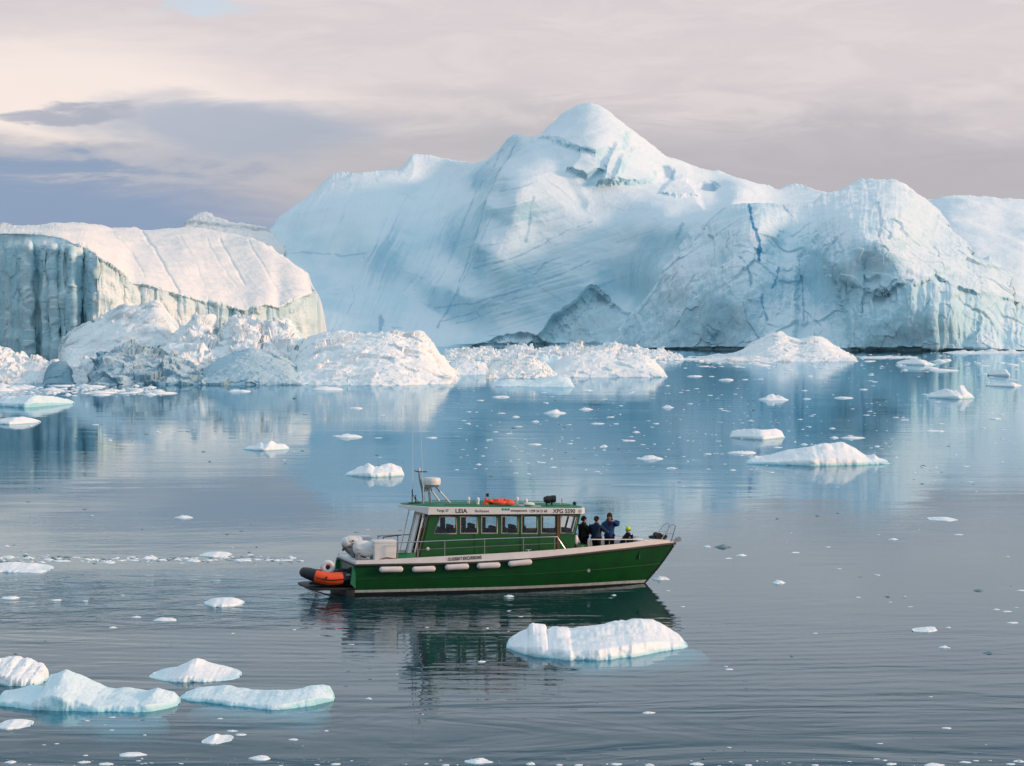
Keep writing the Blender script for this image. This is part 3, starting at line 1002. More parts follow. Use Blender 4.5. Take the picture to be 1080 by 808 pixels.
def growlers():
    full = lambda v: (lambda PX, PY, V, P: v * np.ones(PX.shape))
    # pile in front of the left berg
    slab("growler", [(59, 400), (61, 378), (64, 360), (68, 354), (80, 346), (95, 339), (110, 333), (124, 326), (126, 324), (132, 322), (145, 320.5), (167, 316.5), (171, 320), (175, 328), (179, 340),
                     (186, 352), (196, 352), (205, 362), (212, 400)], 401, 26, "steep dirty snow mound standing against the foot of the cream iceberg", "growler", M_GROWL,
         q=1.1, rough=1.3, scale=6, nc=320, nr=140, seed=31, jit=1.0, rnd=5,
         attrs=dict(dirt=lambda PX, PY, V, P: np.clip(0.2 + 0.9 * fbm(P / 7, 3, 0.5, 2), 0, 0.7)))
    slab("growler", [(128, 330), (129, 322), (132, 316), (137, 313.5), (143, 315), (147, 319), (149, 324), (149.5, 330)], 398, 2, "", "growler", M_GROWL) if False else None
    slab("growler", [(168, 402), (176, 362), (186, 352), (196, 345), (202, 341.5), (212, 338.5), (219, 341), (223, 350), (230, 356), (236, 349), (243, 344), (250, 336), (258, 332.5), (266, 332.5), (274, 337),
                     (277, 347), (281, 341), (290, 337), (300, 338), (308, 343), (313, 352), (322, 362), (332, 374), (345, 402)], 403, 22,
         "jumble of rounded white ice boulders below the snow lip", "growler", M_GROWL, q=1.0, rough=2.3, scale=4.5, nc=380, nr=130, seed=37, jit=1.6, ridged=True, rnd=5)
    slab("growler", [(-30, 402), (-20, 372), (0, 366), (8, 370), (19, 375), (30, 378), (44, 379), (52, 385), (60, 381), (72, 388), (80, 385), (90, 379), (104, 384), (110, 402)], 404.5, 10,
         "low bright heap of broken snow ice at the left end of the pile", "growler", M_GROWL, q=1.0, rough=1.2, scale=3, nc=240, nr=80, seed=41, jit=1.6, ridged=True)
    slab("growler", [(44.5, 404), (46.5, 395), (49, 388), (55, 381.5), (62, 379.5), (69, 381), (74, 388), (77, 397), (78, 404)], 405, 5,
         "dark blue ice boulder at the waterline left of the grey mass", "growler", M_DEEP, q=1.4, rough=0.5, scale=4, nc=120, nr=70, seed=43, jit=0.6)
    slab("growler", [(93, 405), (96, 393), (102, 382), (109, 373), (122, 366), (134, 363.5), (142, 362), (152, 367), (163, 370), (176, 374), (189, 377), (200, 384), (210, 390), (222, 405)], 406, 12,
         "dark grey rubbly ice mass at the water's edge below the dirty mound", "growler", M_DIRTY_SHADED, q=1.5, rough=1.6, scale=4, nc=300, nr=120, seed=47, jit=1.3, ridged=True,
         attrs=dict(dirt=full(0.08)))
    slab("growler", [(196, 405), (206, 398), (215, 392), (228, 380), (240, 373), (252, 368.5), (264, 366.5), (280, 368.5), (294, 372), (304, 378), (312, 385), (317, 396), (320, 405)], 406, 12,
         "blue grey domed ice hummock right of the rubbly mass", "growler", M_DIRTY_SHADED, q=1.4, rough=0.9, scale=4, nc=300, nr=120, seed=53, jit=0.9, attrs=dict(blue=full(0.15)))
    slab("growler", [(140, 402), (150, 380), (165, 366), (180, 360), (200, 362), (214, 357), (225, 366), (240, 361), (262, 364), (285, 362), (305, 366), (330, 378), (350, 402)], 402.5, 14,
         "pinkish white snow bank lying behind the two grey ice masses", "growler", M_GROWL, q=0.9, rough=1.2, scale=4, nc=260, nr=80, seed=59, jit=1.4)
    slab("growler", [(292, 405), (298, 392), (306, 376), (316, 366), (330, 354), (342, 351.5), (352, 350), (370, 348.5), (395, 349), (413, 350), (425, 352.5), (433, 353), (437, 350), (442, 347.5), (448, 349.5), (454, 356),
                     (460, 366), (467, 377), (473, 387), (480, 396), (482, 404)], [(292, 405.5), (410, 407), (475, 404.5), (482, 404.5)], 26,
         "large rounded white growler with a knobbly right end in the middle distance", "growler", M_GROWL, q=1.15, rough=1.5, scale=6, nc=420, nr=170, seed=61, jit=0.9, rnd=6)
    # row at the foot of the great berg
    slab("growler", [(462, 379), (470, 371), (482, 368), (492, 369), (505, 367), (514, 365.5), (522, 369), (540, 367), (552, 364), (566, 369), (585, 367), (600, 365), (612, 363), (622, 366), (640, 363.5), (655, 362), (664, 367), (690, 368), (720, 376), (724, 379)],
         380, 18, "long jagged strip of white ice along the great iceberg's foot", "growler", M_GROWL, q=1.0, rough=1.6, scale=4, nc=420, nr=50, seed=67, jit=2.2, ridged=True)
    slab("growler", [(470, 394), (476, 383), (488, 379), (500, 380), (510, 384), (518, 394)], 395.5, 7, "low white growler just right of the knobbly growler", "growler", M_GROWL, q=1.0, rough=0.7, scale=3, nc=140, nr=50, seed=71, jit=1.2)
    slab("growler", [(512, 397), (518, 387), (528, 381), (540, 378), (552, 379), (562, 378), (570, 384), (580, 389), (588, 398)], 399, 7, "lumpy white growler with a grey hollow in the central row", "growler", M_GROWL,
         q=1.2, rough=1.0, scale=3, nc=180, nr=70, seed=73, jit=1.2, ridged=True)
    slab("growler", [(556, 396), (562, 379), (572, 374.5), (580, 376), (590, 375.5), (596, 384), (600, 397)], 396, 6, "small turquoise tinted growler behind the central row", "growler", M_WETICE, q=1.2, rough=0.8, scale=3, nc=120, nr=50, seed=74, jit=1.2)
    slab("growler", [(580, 397), (586, 384), (594, 376), (604, 373), (616, 371.5), (634, 372), (652, 373.5), (668, 373), (682, 374.5), (692, 381), (699, 389), (704, 397)], 398, 11,
         "broad flat topped white growler at the right of the central row", "growler", M_GROWL, q=1.3, rough=0.8, scale=4, nc=280, nr=80, seed=79, jit=0.8)
    slab("growler", [(520, 407), (524, 402), (536, 399.5), (550, 401), (562, 400), (574, 397.5), (590, 396), (600, 398.5), (604, 404), (606, 408)], [(520, 407.5), (606, 408.5)], 5,
         "low turquoise ice tongue floating before the central row", "growler", M_WETICE, q=1.2, rough=0.35, scale=3, nc=180, nr=40, seed=83, jit=0.8)
    slab("growler", [(733, 381), (742, 377), (756, 376), (770, 374), (780, 371), (788, 367), (796, 361), (805, 356), (812, 352), (819, 349), (826, 351), (832, 354.5), (838, 357), (844, 358), (851, 355.5), (858, 354), (866, 355), (872, 358), (880, 364), (887, 368.5), (895, 373), (903, 378), (906, 381)],
         381.5, 30, "two humped white growler in front of the great iceberg's right block", "growler", M_GROWL, q=1.1, rough=1.3, scale=6, nc=400, nr=100, seed=89, jit=0.9, rnd=4)
    for k, (a, b, y, hh, lab) in enumerate([(906, 972, 378, 3, "thin white ice strip below the great iceberg's dome"),
                                            (1000, 1100, 373, 4, "distant white ice strip under the great iceberg at the right edge"),
                                            (700, 790, 380, 3, "thin white ice strip left of the two humped growler")]):
        xs = np.linspace(a, b, 14)
        sk = [(float(x), y - (0.4 if i in (0, 13) else hh * (0.45 + 0.55 * random.random()))) for i, x in enumerate(xs)]
        slab("ice_strip", sk, y, 10, lab, "drift ice", M_GROWL, q=1.0, rough=0.6, scale=3, nc=260, nr=20, seed=97 + k, jit=1.0)


growlers()


def floe_body(sky, base, T, seed, flat=0.1):
    """a low floe as a lumpy slab seen from above: plan outline from its waterline, heights from its profile"""
    sky = np.array(sky, float)
    base = np.array(base, float)
    x0, x1 = sky[0, 0], sky[-1, 0]
    nc = int(np.clip((x1 - x0) * 1.6, 50, 300))
    nw = 46
    # columns crowd towards the rounded ends
    px = x0 + (x1 - x0) * (0.5 - 0.5 * np.cos(np.linspace(0, np.pi, nc)))
    u = np.linspace(-1, 1, nc)
    u = (px - (x0 + x1) / 2) / ((x1 - x0) / 2)
    mid = ground_y(float(np.interp((x0 + x1) / 2, base[:, 0], base[:, 1])))
    L_ = (x1 - x0) * mid / F_PX
    yf = ground_y(sinterp(px, base[:, 0], base[:, 1], 0.04 * (x1 - x0)))
    plump = np.sqrt(np.clip(1 - np.abs(u) ** 2.6, 0, 1))
    chord = T * (0.10 + 0.90 * plump)
    jag = 0.16 * T * fbm(np.stack([px * 3 / (x1 - x0) * 2, 0 * px + seed, 0 * px], -1), 4, 0.55, seed)
    yf = yf + jag * 0.5 + (1 - plump) * 0.15 * T
    top = np.interp(px, sky[:, 0], sky[:, 1])
    ycrest = yf + 0.62 * chord
    zc = np.clip(at_dist(px, top, ycrest)[2], 0.0, None)
    # wide body of the floe and the knobs that stand on it
    sg = 0.05 * (x1 - x0)
    g = np.linspace(x0, x1, 400)
    zz = np.interp(g, px, zc)
    zs = np.minimum(sinterp(g, g, zz, sg), zz)
    zs = sinterp(g, g, zs, sg * 0.6)
    body_z = np.minimum(np.interp(px, g, zs), zc)
    knob = zc - body_z
    w = (0.5 - 0.5 * np.cos(np.linspace(0, np.pi, nw)))[:, None]
    Y = yf[None] + chord[None] * w
    X = at_dist(px, 0 * px + 404, mid)[0][None] + 0 * w
    # front wall, shoulder, gently rising top, rounded back
    wall = 0.26 + 0.28 * min(flat * 2, 0.9)
    rise = np.clip(w / 0.62, 0, 1)
    front = wall * np.clip(w / 0.045, 0, 1) ** 0.6 + (1 - wall) * (rise ** 1.2)
    backf = np.sqrt(np.clip(1 - (np.clip(w - 0.62, 0, 1) / 0.38) ** 2.2, 0, 1))
    prof = front * backf
    q = np.stack([X / L_, Y / L_ * 1.2, 0 * X + seed], -1)
    amp = 0.20 * np.mean(zc)
    lump = fbm(q * 9, 5, 0.55, seed + 2)
    wob = 0.10 * fbm(q * 6, 3, 0.5, seed + 4)
    kn = np.exp(-((w + wob - 0.55) / 0.17) ** 2)
    Z = body_z[None] * prof + knob[None] * kn
    soft = np.clip(prof * 1.6, 0, 1) * plump[None] ** 0.5 * smooth01(w / 0.30)
    Z = Z + amp * lump * soft
    Z = np.maximum(Z, 0.02 * prof)
    # undulate the edge so that the wall is not a clean cut
    Y = Y + 0.05 * T * fbm(np.stack([X / L_ * 14, Z / L_ * 14, 0 * X + seed], -1), 4, 0.6, seed + 6) * 0.6 * (w < 0.5) * plump[None]
    X = X + 0.008 * L_ * fbm(q * 13, 3, 0.5, seed + 8) * plump[None]
    top_g = np.stack([X, Y, Z], -1)
    cx, cy = X.mean(), (yf + chord * 0.5)
    foot = []
    hgt = 0.9 * float(np.mean(zc)) + 0.05
    for sc, zd in ((1.0, -0.35), (0.75, -0.9), (0.35, -1.2)):
        for row in (0,):
            f = np.zeros((nw, nc, 3))
            f[..., 0] = cx + (X - cx) * (sc * 0.5 + 0.5)
            f[..., 1] = cy[None] + (Y - cy[None]) * sc
            f[..., 2] = hgt * zd
            foot.append(f)
    front_rows = [foot[k][0] for k in (2, 1, 0)]
    back_rows = [foot[k][-1] for k in (0, 1, 2)]
    G = np.concatenate([np.stack(front_rows), top_g, np.stack(back_rows)], 0)
    nR = G.shape[0]
    idx = np.arange(nR * nc).reshape(nR, nc)
    quads = np.stack([idx[:-1, :-1], idx[:-1, 1:], idx[1:, 1:], idx[1:, :-1]], -1).reshape(-1, 4)
    wet = np.ones((nR, nc))
    wet[3:-3] = smooth01((0.16 * float(np.max(zc)) + 0.01 - Z) / (0.12 * float(np.max(zc)) + 0.01)) * min(0.85, 0.25 + 0.6 * float(np.max(zc)))
    return G.reshape(-1, 3), quads, {'wet': wet.reshape(-1)}


def floes():
    F = [
        # name of label, silhouette, base, thickness...
        ("long white floe with a low central hump right of the boat's mast", [(791, 489), (793, 486), (802, 480.5), (811, 481), (820, 479.5), (832, 475.5), (841, 474), (851, 472.5), (864, 470), (876, 467), (886, 467.5), (897, 466.3), (904, 470), (911, 473.5), (918, 478), (925, 480.8), (928, 478.5), (930.5, 477.5), (934, 482), (943, 485), (945, 489)],
         [(791, 489.5), (860, 491.5), (945, 489.5)], 3.0, dict(v0=0.1, q=1.2, rough=0.16, scale=1.3, nc=320, nr=60)),
        ("flat white floe with two small humps above the long humped floe", [(775, 461), (778, 454.5), (788, 453), (800, 452.5), (808, 453.5), (816, 453), (826, 452.2), (832, 454.5), (835, 461)], [(775, 461.5), (805, 464), (835, 461.5)], 2.5, dict(v0=0.1, q=1.0, rough=0.15, scale=1.2)),
        ("white floe with an upright knob at its right end", [(986, 419), (990, 415), (996, 413.5), (1004, 409.5), (1010, 412), (1017, 411), (1018, 406.5), (1024, 406), (1028, 412), (1034, 417), (1035, 419)], [(986, 419.5), (1010, 421), (1035, 420)], 3.5, dict(v0=0.1, q=1.0, rough=0.25, scale=1.5)),
        ("small jagged white floe up left of the boat's radar mast", [(360, 501), (364, 498), (370, 495.5), (374, 492.5), (380, 492), (387, 488), (393, 492.5), (400, 491), (408, 488.2), (414, 490.5), (421, 492), (424, 499), (425, 501.5)], [(360, 501.5), (392, 503.5), (425, 502)], 2.0, dict(v0=0.15, q=1.0, rough=0.15, scale=0.9)),
        ("thin pale floe with small bumps on the cream reflection", [(252, 473), (258, 470.5), (266, 470), (272, 466), (277, 469), (283, 464), (288, 468), (296, 468), (302, 473)], [(252, 474), (278, 475.5), (302, 474)], 1.6, dict(v0=0.1, q=1.0, rough=0.12, scale=0.9)),
        ("big smooth white floe close by below the boat", [(534, 683), (536, 676), (541, 671), (549, 667.5), (557, 666), (559, 658.5), (563, 656.5), (570, 658), (577, 660), (579, 666), (583, 664), (589, 660.5), (598, 663), (604, 666), (616, 663.5), (632, 661.5), (650, 658.5), (668, 656), (684, 653.5), (697, 654), (708, 658), (718, 664), (727, 669), (732, 676), (734, 681), (734.5, 684)],
         [(534, 685), (540, 689), (560, 693), (600, 696.5), (630, 697), (660, 694), (690, 690), (715, 686), (734.5, 685)], 3.6, dict(v0=0.42, q=1.1, rough=0.13, scale=1.0, nc=420, nr=110, rnd=5, shelf=[([(560, 690), (620, 701), (680, 697), (728, 692), (748, 685), (744, 680), (720, 680), (640, 680), (570, 682)], -0.10)])),
        ("triangular white floe with a low peak in left foreground", [(150, 714), (152, 708.5), (160, 707.5), (172, 706), (180, 702), (186, 700), (192, 696), (198, 694), (206, 699.5), (214, 702), (224, 704.5), (236, 708), (244, 709), (248, 713)], [(150, 716), (180, 719.5), (215, 720), (248, 717)], 2.0, dict(v0=0.25, q=1.0, rough=0.10, scale=0.6, nc=220, nr=70)),
        ("chunky broken white floe at the left edge behind the turquoise floe", [(-20, 720), (-15, 694), (0, 692.5), (6, 696), (14, 694.5), (18, 699), (26, 701), (32, 703), (36, 707), (37, 715), (40, 722)], [(-20, 722), (20, 724), (40, 723)], 2.0, dict(v0=0.4, q=1.0, rough=0.14, scale=0.6, nc=150, nr=70)),
        ("large turquoise white floe at the left edge in the foreground", [(-25, 742), (-15, 728), (0, 727), (10, 723), (20, 725.5), (28, 728), (32, 718), (36, 710), (44, 708), (52, 705.5), (60, 710), (72, 716), (82, 721), (92, 727), (104, 729.5), (116, 727), (130, 729), (144, 730.5), (149, 727.5), (157, 725), (164, 728), (174, 729.5), (180, 735), (181, 744)],
         [(-25, 744), (20, 748), (60, 750), (120, 751.5), (160, 752), (181, 747)], 2.2, dict(v0=0.45, q=1.1, rough=0.13, scale=0.8, nc=380, nr=110, mat='wet', shelf=[([(20, 746), (70, 755), (110, 765), (150, 764), (176, 756), (180, 748), (120, 744), (60, 742)], -0.15)])),
        ("slender turquoise floe curving up at its right end in the foreground", [(179, 736), (184, 729), (194, 725.5), (204, 725), (216, 725), (228, 724), (238, 727), (252, 729), (266, 730.5), (280, 730), (295, 729.5), (310, 727), (322, 723.5), (334, 721.5), (342, 722.5), (346, 730), (348, 739)],
         [(179, 738), (200, 741), (240, 744), (270, 747.5), (290, 750), (320, 746), (348, 741)], 1.7, dict(v0=0.4, q=1.1, rough=0.10, scale=0.7, nc=320, nr=90, mat='wet', shelf=[([(196, 742), (250, 750), (285, 752), (330, 757), (342, 750), (350, 742), (300, 740), (220, 738)], -0.12)])),
        ("flat rounded white floe left of the orange dinghy", [(209, 636), (211, 634.5), (216, 632), (224, 631), (232, 630.5), (240, 630.5), (248, 633), (253, 637)], [(209, 637), (222, 640.5), (240, 640.5), (253, 638)], 1.3, dict(v0=0.35, q=1.0, rough=0.06, scale=0.6)),
        ("small flat white floe at the left edge near the bottom", [(-12, 766), (-6, 761), (6, 759.5), (16, 760.5), (23, 763), (26, 766)], [(-12, 768), (6, 770), (26, 767)], 0.9, dict(v0=0.35, q=1.0, rough=0.05, scale=0.5)),
        ("small wedge shaped white floe under the turquoise floes", [(210, 782), (214, 778), (220, 776), (222, 774), (226, 777), (234, 777), (241, 780)], [(210, 784.5), (226, 785), (241, 782)], 0.8, dict(v0=0.3, q=1.0, rough=0.05, scale=0.4)),
        ("blue tinged flat floe near the left edge below the ice pile", [(-20, 424), (-10, 418), (6, 419), (18, 418), (30, 417), (42, 418), (52, 421), (57, 425)], [(-20, 428), (30, 430), (57, 426)], 5, dict(v0=0.2, q=1.0, rough=0.3, scale=2.0, mat='wet')),
        ("flat white floe at the left edge on the cliff's reflection", [(-15, 444), (-5, 441), (5, 440.5), (16, 439.5), (25, 442), (31, 445)], [(-15, 447), (10, 448), (31, 446)], 3, dict(v0=0.2, q=1.0, rough=0.2, scale=1.5)),
        ("ragged white floe at the left end of the broken ice trail", [(-20, 597), (-10, 594), (4, 593), (12, 595), (22, 594.5), (32, 597), (44, 598), (48, 601)], [(-20, 603), (10, 604), (48, 602.5)], 2.0, dict(v0=0.2, q=0.9, rough=0.12, scale=0.5)),
        ("flat white floe lying on the broken ice trail", [(207, 586), (210, 583.5), (216, 582.5), (226, 582), (236, 583), (241, 586)], [(207, 586.5), (224, 588), (241, 586.5)], 1.2, dict(v0=0.2, q=0.9, rough=0.07, scale=0.4)),
        ("slim wedge of white ice floating alone at the right", [(965, 664), (975, 662.5), (984, 661.5), (991, 661), (992.5, 664)], [(965, 666.5), (980, 667), (992.5, 665.5)], 0.7, dict(v0=0.3, q=1.0, rough=0.03, scale=0.3)),
        ("flat white ice pan at upper right edge of the water", [(1052, 406), (1056, 404.5), (1066, 404), (1076, 403.5), (1090, 406)], [(1052, 407), (1070, 408.5), (1090, 407)], 3, dict(v0=0.2, q=1.0, rough=0.2, scale=1.5)),
        ("flat white ice pan in the bow side water by the long floe", [(984, 547.5), (990, 546), (1000, 545.5), (1008, 546), (1014, 548)], [(984, 548.5), (1000, 550), (1014, 549)], 1.5, dict(v0=0.2, q=1.0, rough=0.05, scale=0.4)),
        ("flat pale ice pan below the great iceberg's dome", [(956, 383), (962, 380), (972, 378.5), (982, 380), (993, 384)], [(956, 384.5), (974, 385.5), (993, 385)], 7, dict(v0=0.15, q=1.0, rough=0.5, scale=2.5)),
        ("white ice lump near the right edge above the knobbed floe", [(1052, 394), (1056, 391), (1064, 389.5), (1070, 390), (1075, 395)], [(1052, 396), (1064, 397), (1075, 396)], 4, dict(v0=0.15, q=1.0, rough=0.4, scale=1.6)),
    ]
    for i, (label, sky, base, thick, kw) in enumerate(F):
        kw = dict(kw)
        mat = M_WETICE if kw.pop('mat', None) == 'wet' else M_FLOE
        sh = kw.pop('shelf', None)
        o = make_mesh("ice_floe", [floe_body(sky, base, thick * KD, 130 + i * 7, flat=kw.get('v0', 0.1))] + ([shelf_patch(*q) for q in sh] if sh else []), mat)
        tag(o, label, "ice floe")


floes()


# ------------------------------------------------------------------ small ice chunks
def chunk_mesh(seed, kind):
    nr_, nt = 9, 22
    r = np.linspace(0, 1, nr_)[:, None]
    th = np.linspace(0, 2 * np.pi, nt, endpoint=False)[None]
    rad = 0.5 * (1 + 0.55 * fbm(np.stack([np.cos(th) * 1.1, np.sin(th) * 1.1, 0 * th + seed], -1), 3, 0.6, seed))
    X = r * rad * np.cos(th)
    Y = r * rad * np.sin(th) * 0.75
    n = fbm(np.stack([X * 4.2, Y * 4.2, 0 * X + seed * 3.1], -1), 3, 0.6, seed + 3)
    if kind == 0:
        Z = 0.10 * (1 - r ** 4) + 0.12 * n * (1 - r)
    elif kind == 1:
        Z = 0.24 * (1 - r ** 1.3) + 0.22 * n * (1 - r ** 2)
    else:
        Z = 0.06 * (1 - r ** 6) + 0.16 * np.clip(n + 0.05, 0, 1) * (1 - r ** 3)
    Z = Z + 0.012
    P = np.stack([X, Y, Z], -1)
    skirt = P[-1].copy()
    skirt[:, :2] *= 1.03
    skirt[:, 2] = -0.10
    P = np.concatenate([P, skirt[None]], 0)
    R_ = P.shape[0]
    idx = np.arange(R_ * nt).reshape(R_, nt)
    nx = np.roll(idx, -1, 1)
    quads = np.stack([idx[:-1], idx[1:], nx[1:], nx[:-1]], -1).reshape(-1, 4)
    return P.reshape(-1, 3), quads, {}


PROTO = {}


def chunk(px, py, wpx, label, group, mat=None, kind=None):
    mat = mat or M_FLOE
    kind = random.choice((0, 0, 1, 2)) if kind is None else kind
    key = (kind, random.randrange(4), mat.name)
    X, Y = on_water(px, py)
    if key not in PROTO:
        o = make_mesh("ice_chunk", [chunk_mesh(key[1] * 5 + kind * 31 + 2, kind)], mat, origin=np.zeros(3))
        PROTO[key] = o
    else:
        o = PROTO[key].copy()
        COL.objects.link(o)
    w = wpx * Y / F_PX
    k = random.uniform(0.8, 1.15)
    o.location = (X, Y, 0.0)
    # small bits lying at a low angle look deeper than they are wide
    o.scale = (w, w * random.uniform(1.0, 1.6), w * k * random.uniform(0.5, 0.85))
    o.rotation_euler = (0, 0, random.uniform(-0.5, 0.5) + (math.pi if random.random() < 0.5 else 0))
    tag(o, label, "ice chunk", group)
    return o


def chunks():
    far = [(733, 397, 14), (766, 401, 17), (802, 400, 8), (749, 417, 6), (718, 414, 5), (728, 426, 6), (764, 433, 7), (792, 444, 7),
           (815, 422, 30), (851, 421, 9), (889, 420, 20), (911, 411, 8), (921, 407, 5), (853, 450, 6), (878, 452, 7), (880, 462, 9), (899, 462, 25), (820, 472, 10),
           (848, 469, 8), (925, 471, 6), (954, 443, 9), (985, 455, 21), (993, 447, 6), (1050, 442, 12), (1018, 492, 7), (782, 478, 27), (746, 479, 8), (773, 496, 8), (708, 494, 10),
           (989, 424, 8), (1038, 386, 10), (1041, 395, 16), (1069, 401, 9), (995, 391, 30), (529, 419, 18), (585, 436, 22), (618, 432, 14), (529, 436, 8), (544, 440, 9), (547, 450, 8),
           (565, 445, 9), (600, 448, 6), (630, 447, 13), (644, 440, 8), (704, 430, 12), (684, 444, 5), (671, 456, 8), (692, 447, 7), (516, 464, 8), (564, 469, 14), (601, 468, 6),
           (637, 471, 8), (663, 465, 13), (678, 469, 6), (571, 488, 10), (584, 493, 7), (544, 499, 6), (686, 484, 26), (369, 461, 27), (399, 462, 8), (455, 462, 12), (485, 452, 5),
           (403, 438, 6), (375, 431, 16), (346, 411, 33), (619, 412, 12), (704, 407, 6), (252, 413, 22), (101, 448, 8), (356, 460, 8), (194, 546, 18)]
    for p in far:
        chunk(*p, "small white ice chunk on the reflecting water between the boat and the icebergs", "ice chunks between boat and icebergs",
              kind=1 if p[:2] in ((585, 436), (618, 432)) else None)
    trail = [(34, 603, 32), (65, 592, 18), (114, 593, 15), (158, 589, 16), (172, 591, 8), (187, 590, 8), (204, 592, 15), (237, 588, 9), (255, 591, 18), (283, 591, 8), (302, 591, 12),
             (127, 591, 8), (95, 591, 6), (80, 588, 9), (142, 591, 9), (30, 589, 12), (50, 590, 10), (270, 590, 9), (220, 591, 10), (10, 588, 12), (196, 589, 7)]
    for p in trail:
        chunk(*p, "ragged ice bit in the broken ice trail astern of the boat", "ice bits in the trail astern")
    left = [(11, 631, 17), (59, 633, 10), (90, 634, 6), (144, 651, 11), (175, 654, 25), (119, 662, 8), (140, 796, 29), (274, 800, 22), (254, 775, 12), (245, 771, 10),
            (232, 758, 6), (118, 770, 5), (344, 771, 5), (309, 780, 10), (508, 698, 8), (537, 629, 10), (684, 752, 13)]
    for p in left:
        chunk(*p, "small white ice chunk on the dark water in front of the boat", "ice chunks in front of the boat")
    right = [(746, 577, 9), (782, 586, 11), (768, 589, 8), (821, 615, 13), (839, 583, 9), (873, 577, 6), (942, 569, 10), (1011, 564, 10), (1077, 623, 10), (1051, 643, 7), (1062, 645, 9),
             (1068, 657, 11), (1000, 662, 6), (996, 683, 12), (769, 706, 8), (998, 768, 10), (697, 611, 18), (885, 600, 5), (960, 640, 5), (905, 630, 5), (720, 640, 5), (860, 668, 5)]
    for p in right:
        chunk(*p, "small white ice chunk on the grey open water right of the boat", "ice chunks right of the boat")
    for p, l in (((762, 577, 17), "smooth dark grey ice lump off the boat's bow"), ((1032, 623, 11), "dark clear ice bit near the right edge, level with the hull"),
                 ((1043, 689, 12), "dark clear ice bit right of the slim white wedge")):
        chunk(*p, l, None, M_CLEAR, 1)
    bottom = [(11, 804, 12), (89, 804, 13), (112, 806, 15), (354, 806, 10), (1018, 804, 12), (940, 806, 12), (789, 807, 8), (735, 806, 14), (985, 807, 20), (1075, 803, 12), (1066, 806, 10),
              (505, 803, 28), (560, 806, 10), (610, 807, 8), (650, 806, 12), (590, 807, 7), (685, 807, 10), (470, 807, 8), (860, 807, 8)]
    for p in bottom:
        chunk(*p, "small ice bit in the scattered row along the nearest water", "ice bits along the nearest water")
    # bits too small to have been surveyed, scattered over the far water
    n = 0
    while n < 120:
        px, py = random.uniform(470, 1080), random.uniform(383, 500)
        if random.random() > math.exp(-(py - 383) / 38):
            continue
        chunk(px, py, random.uniform(2.5, 7), "small white ice chunk on the reflecting water between the boat and the icebergs", "ice chunks between boat and icebergs", kind=0)
        n += 1


chunks()


def brash():
    """loose slush, uncountable: ring of brash below the ice pile and specks all over the fjord"""
    def scatter(name, spots, mat):
        vs, qs = [], []
        off = 0
        protos = [chunk_mesh(400 + i, i % 3) for i in range(6)]
        coarse = []
        for v, q, _ in protos:
            g = v.reshape(10, 22, 3)[[0, 5, 8, 9]][:, ::4]
            nR, nc = g.shape[:2]
            idx = np.arange(nR * nc).reshape(nR, nc)
            nx = np.roll(idx, -1, 1)
            coarse.append((g.reshape(-1, 3), np.stack([idx[:-1], idx[1:], nx[1:], nx[:-1]], -1).reshape(-1, 4)))
        for X, Y, w in spots:
            v, q = random.choice(coarse)
            a = random.uniform(0, 6.28)
            c, s = math.cos(a), math.sin(a)
            p = v * np.array([w, w * random.uniform(0.6, 1.2), w * random.uniform(0.35, 0.8)])
            p = np.stack([p[:, 0] * c - p[:, 1] * s + X, p[:, 0] * s + p[:, 1] * c + Y, p[:, 2]], -1)
            vs.append(p)
            qs.append(q + off)
            off += len(p)
        o = make_mesh(name, [(np.concatenate(vs), np.concatenate(qs), {})], mat)
        return o

    white, dark = [], []
    for _ in range(650):                      # ring below the left ice pile
        px = random.uniform(-40, 175)
        py = random.gauss(409 + 0.01 * px, 2.2) if random.random() < 0.6 else random.gauss(414, 4 if px < 90 else 2)
        if py < 405 or (px > 60 and py > 418):
            continue
        X, Y = on_water(px, py)
        white.append((X, Y, min(4.5, 0.35 * random.paretovariate(1.5))))
    for _ in range(600):                      # along the foot of the growlers and the great berg
        px, py = random.uniform(330, 1120), random.gauss(381, 5)
        if py < 372:
            continue
        X, Y = on_water(px, py)
        white.append((X, Y, min(5.0, 0.4 * random.paretovariate(1.4))))
    for _ in range(260):                      # trail astern
        px, py = random.uniform(-20, 320), random.gauss(590, 2.0)
        X, Y = on_water(px, py)
        (white if random.random() < 0.55 else dark).append((X, Y, random.uniform(0.08, 0.4)))
    for _ in range(150):
        px, py = random.uniform(-20, 1100), random.uniform(800, 811)
        X, Y = on_water(px, py)
        (white if random.random() < 0.35 else dark).append((X, Y, random.uniform(0.04, 0.16)))
    for _ in range(1500):                     # clumped dark specks of clear ice
        px, py = random.uniform(-20, 1100), random.uniform(420, 806)
        X, Y = on_water(px, py)
        k = noise3(np.array([px / 70, py / 26, 2.2]), 9)
        if k < 0.05 + random.random() * 0.25:
            continue
        (dark if random.random() < 0.75 else white).append((X, Y, random.uniform(0.05, 0.20) * (1 + max(0, Y - 60) / 90)))
    for _ in range(500):
        px, py = random.uniform(480, 1100), random.uniform(385, 500)
        X, Y = on_water(px, py)
        white.append((X, Y, random.uniform(0.1, 0.45)))
    tag(scatter("brash_ice", white, M_FLOE), "loose white slush ice sprinkled over the fjord", "brash ice", kind='stuff')
    tag(scatter("clear_ice_specks", dark, M_CLEAR), "tiny dark specks of clear ice on the water", "brash ice", kind='stuff')


brash()


# ================================================================== the boat
YAW = R(16)
XS = 1.022
EX = Vector((math.cos(YAW), math.sin(YAW), 0))
EY = Vector((-math.sin(YAW), math.cos(YAW), 0))
BOAT_O = Vector((-0.798, 103.008, 0.0)) + EX * 0.145


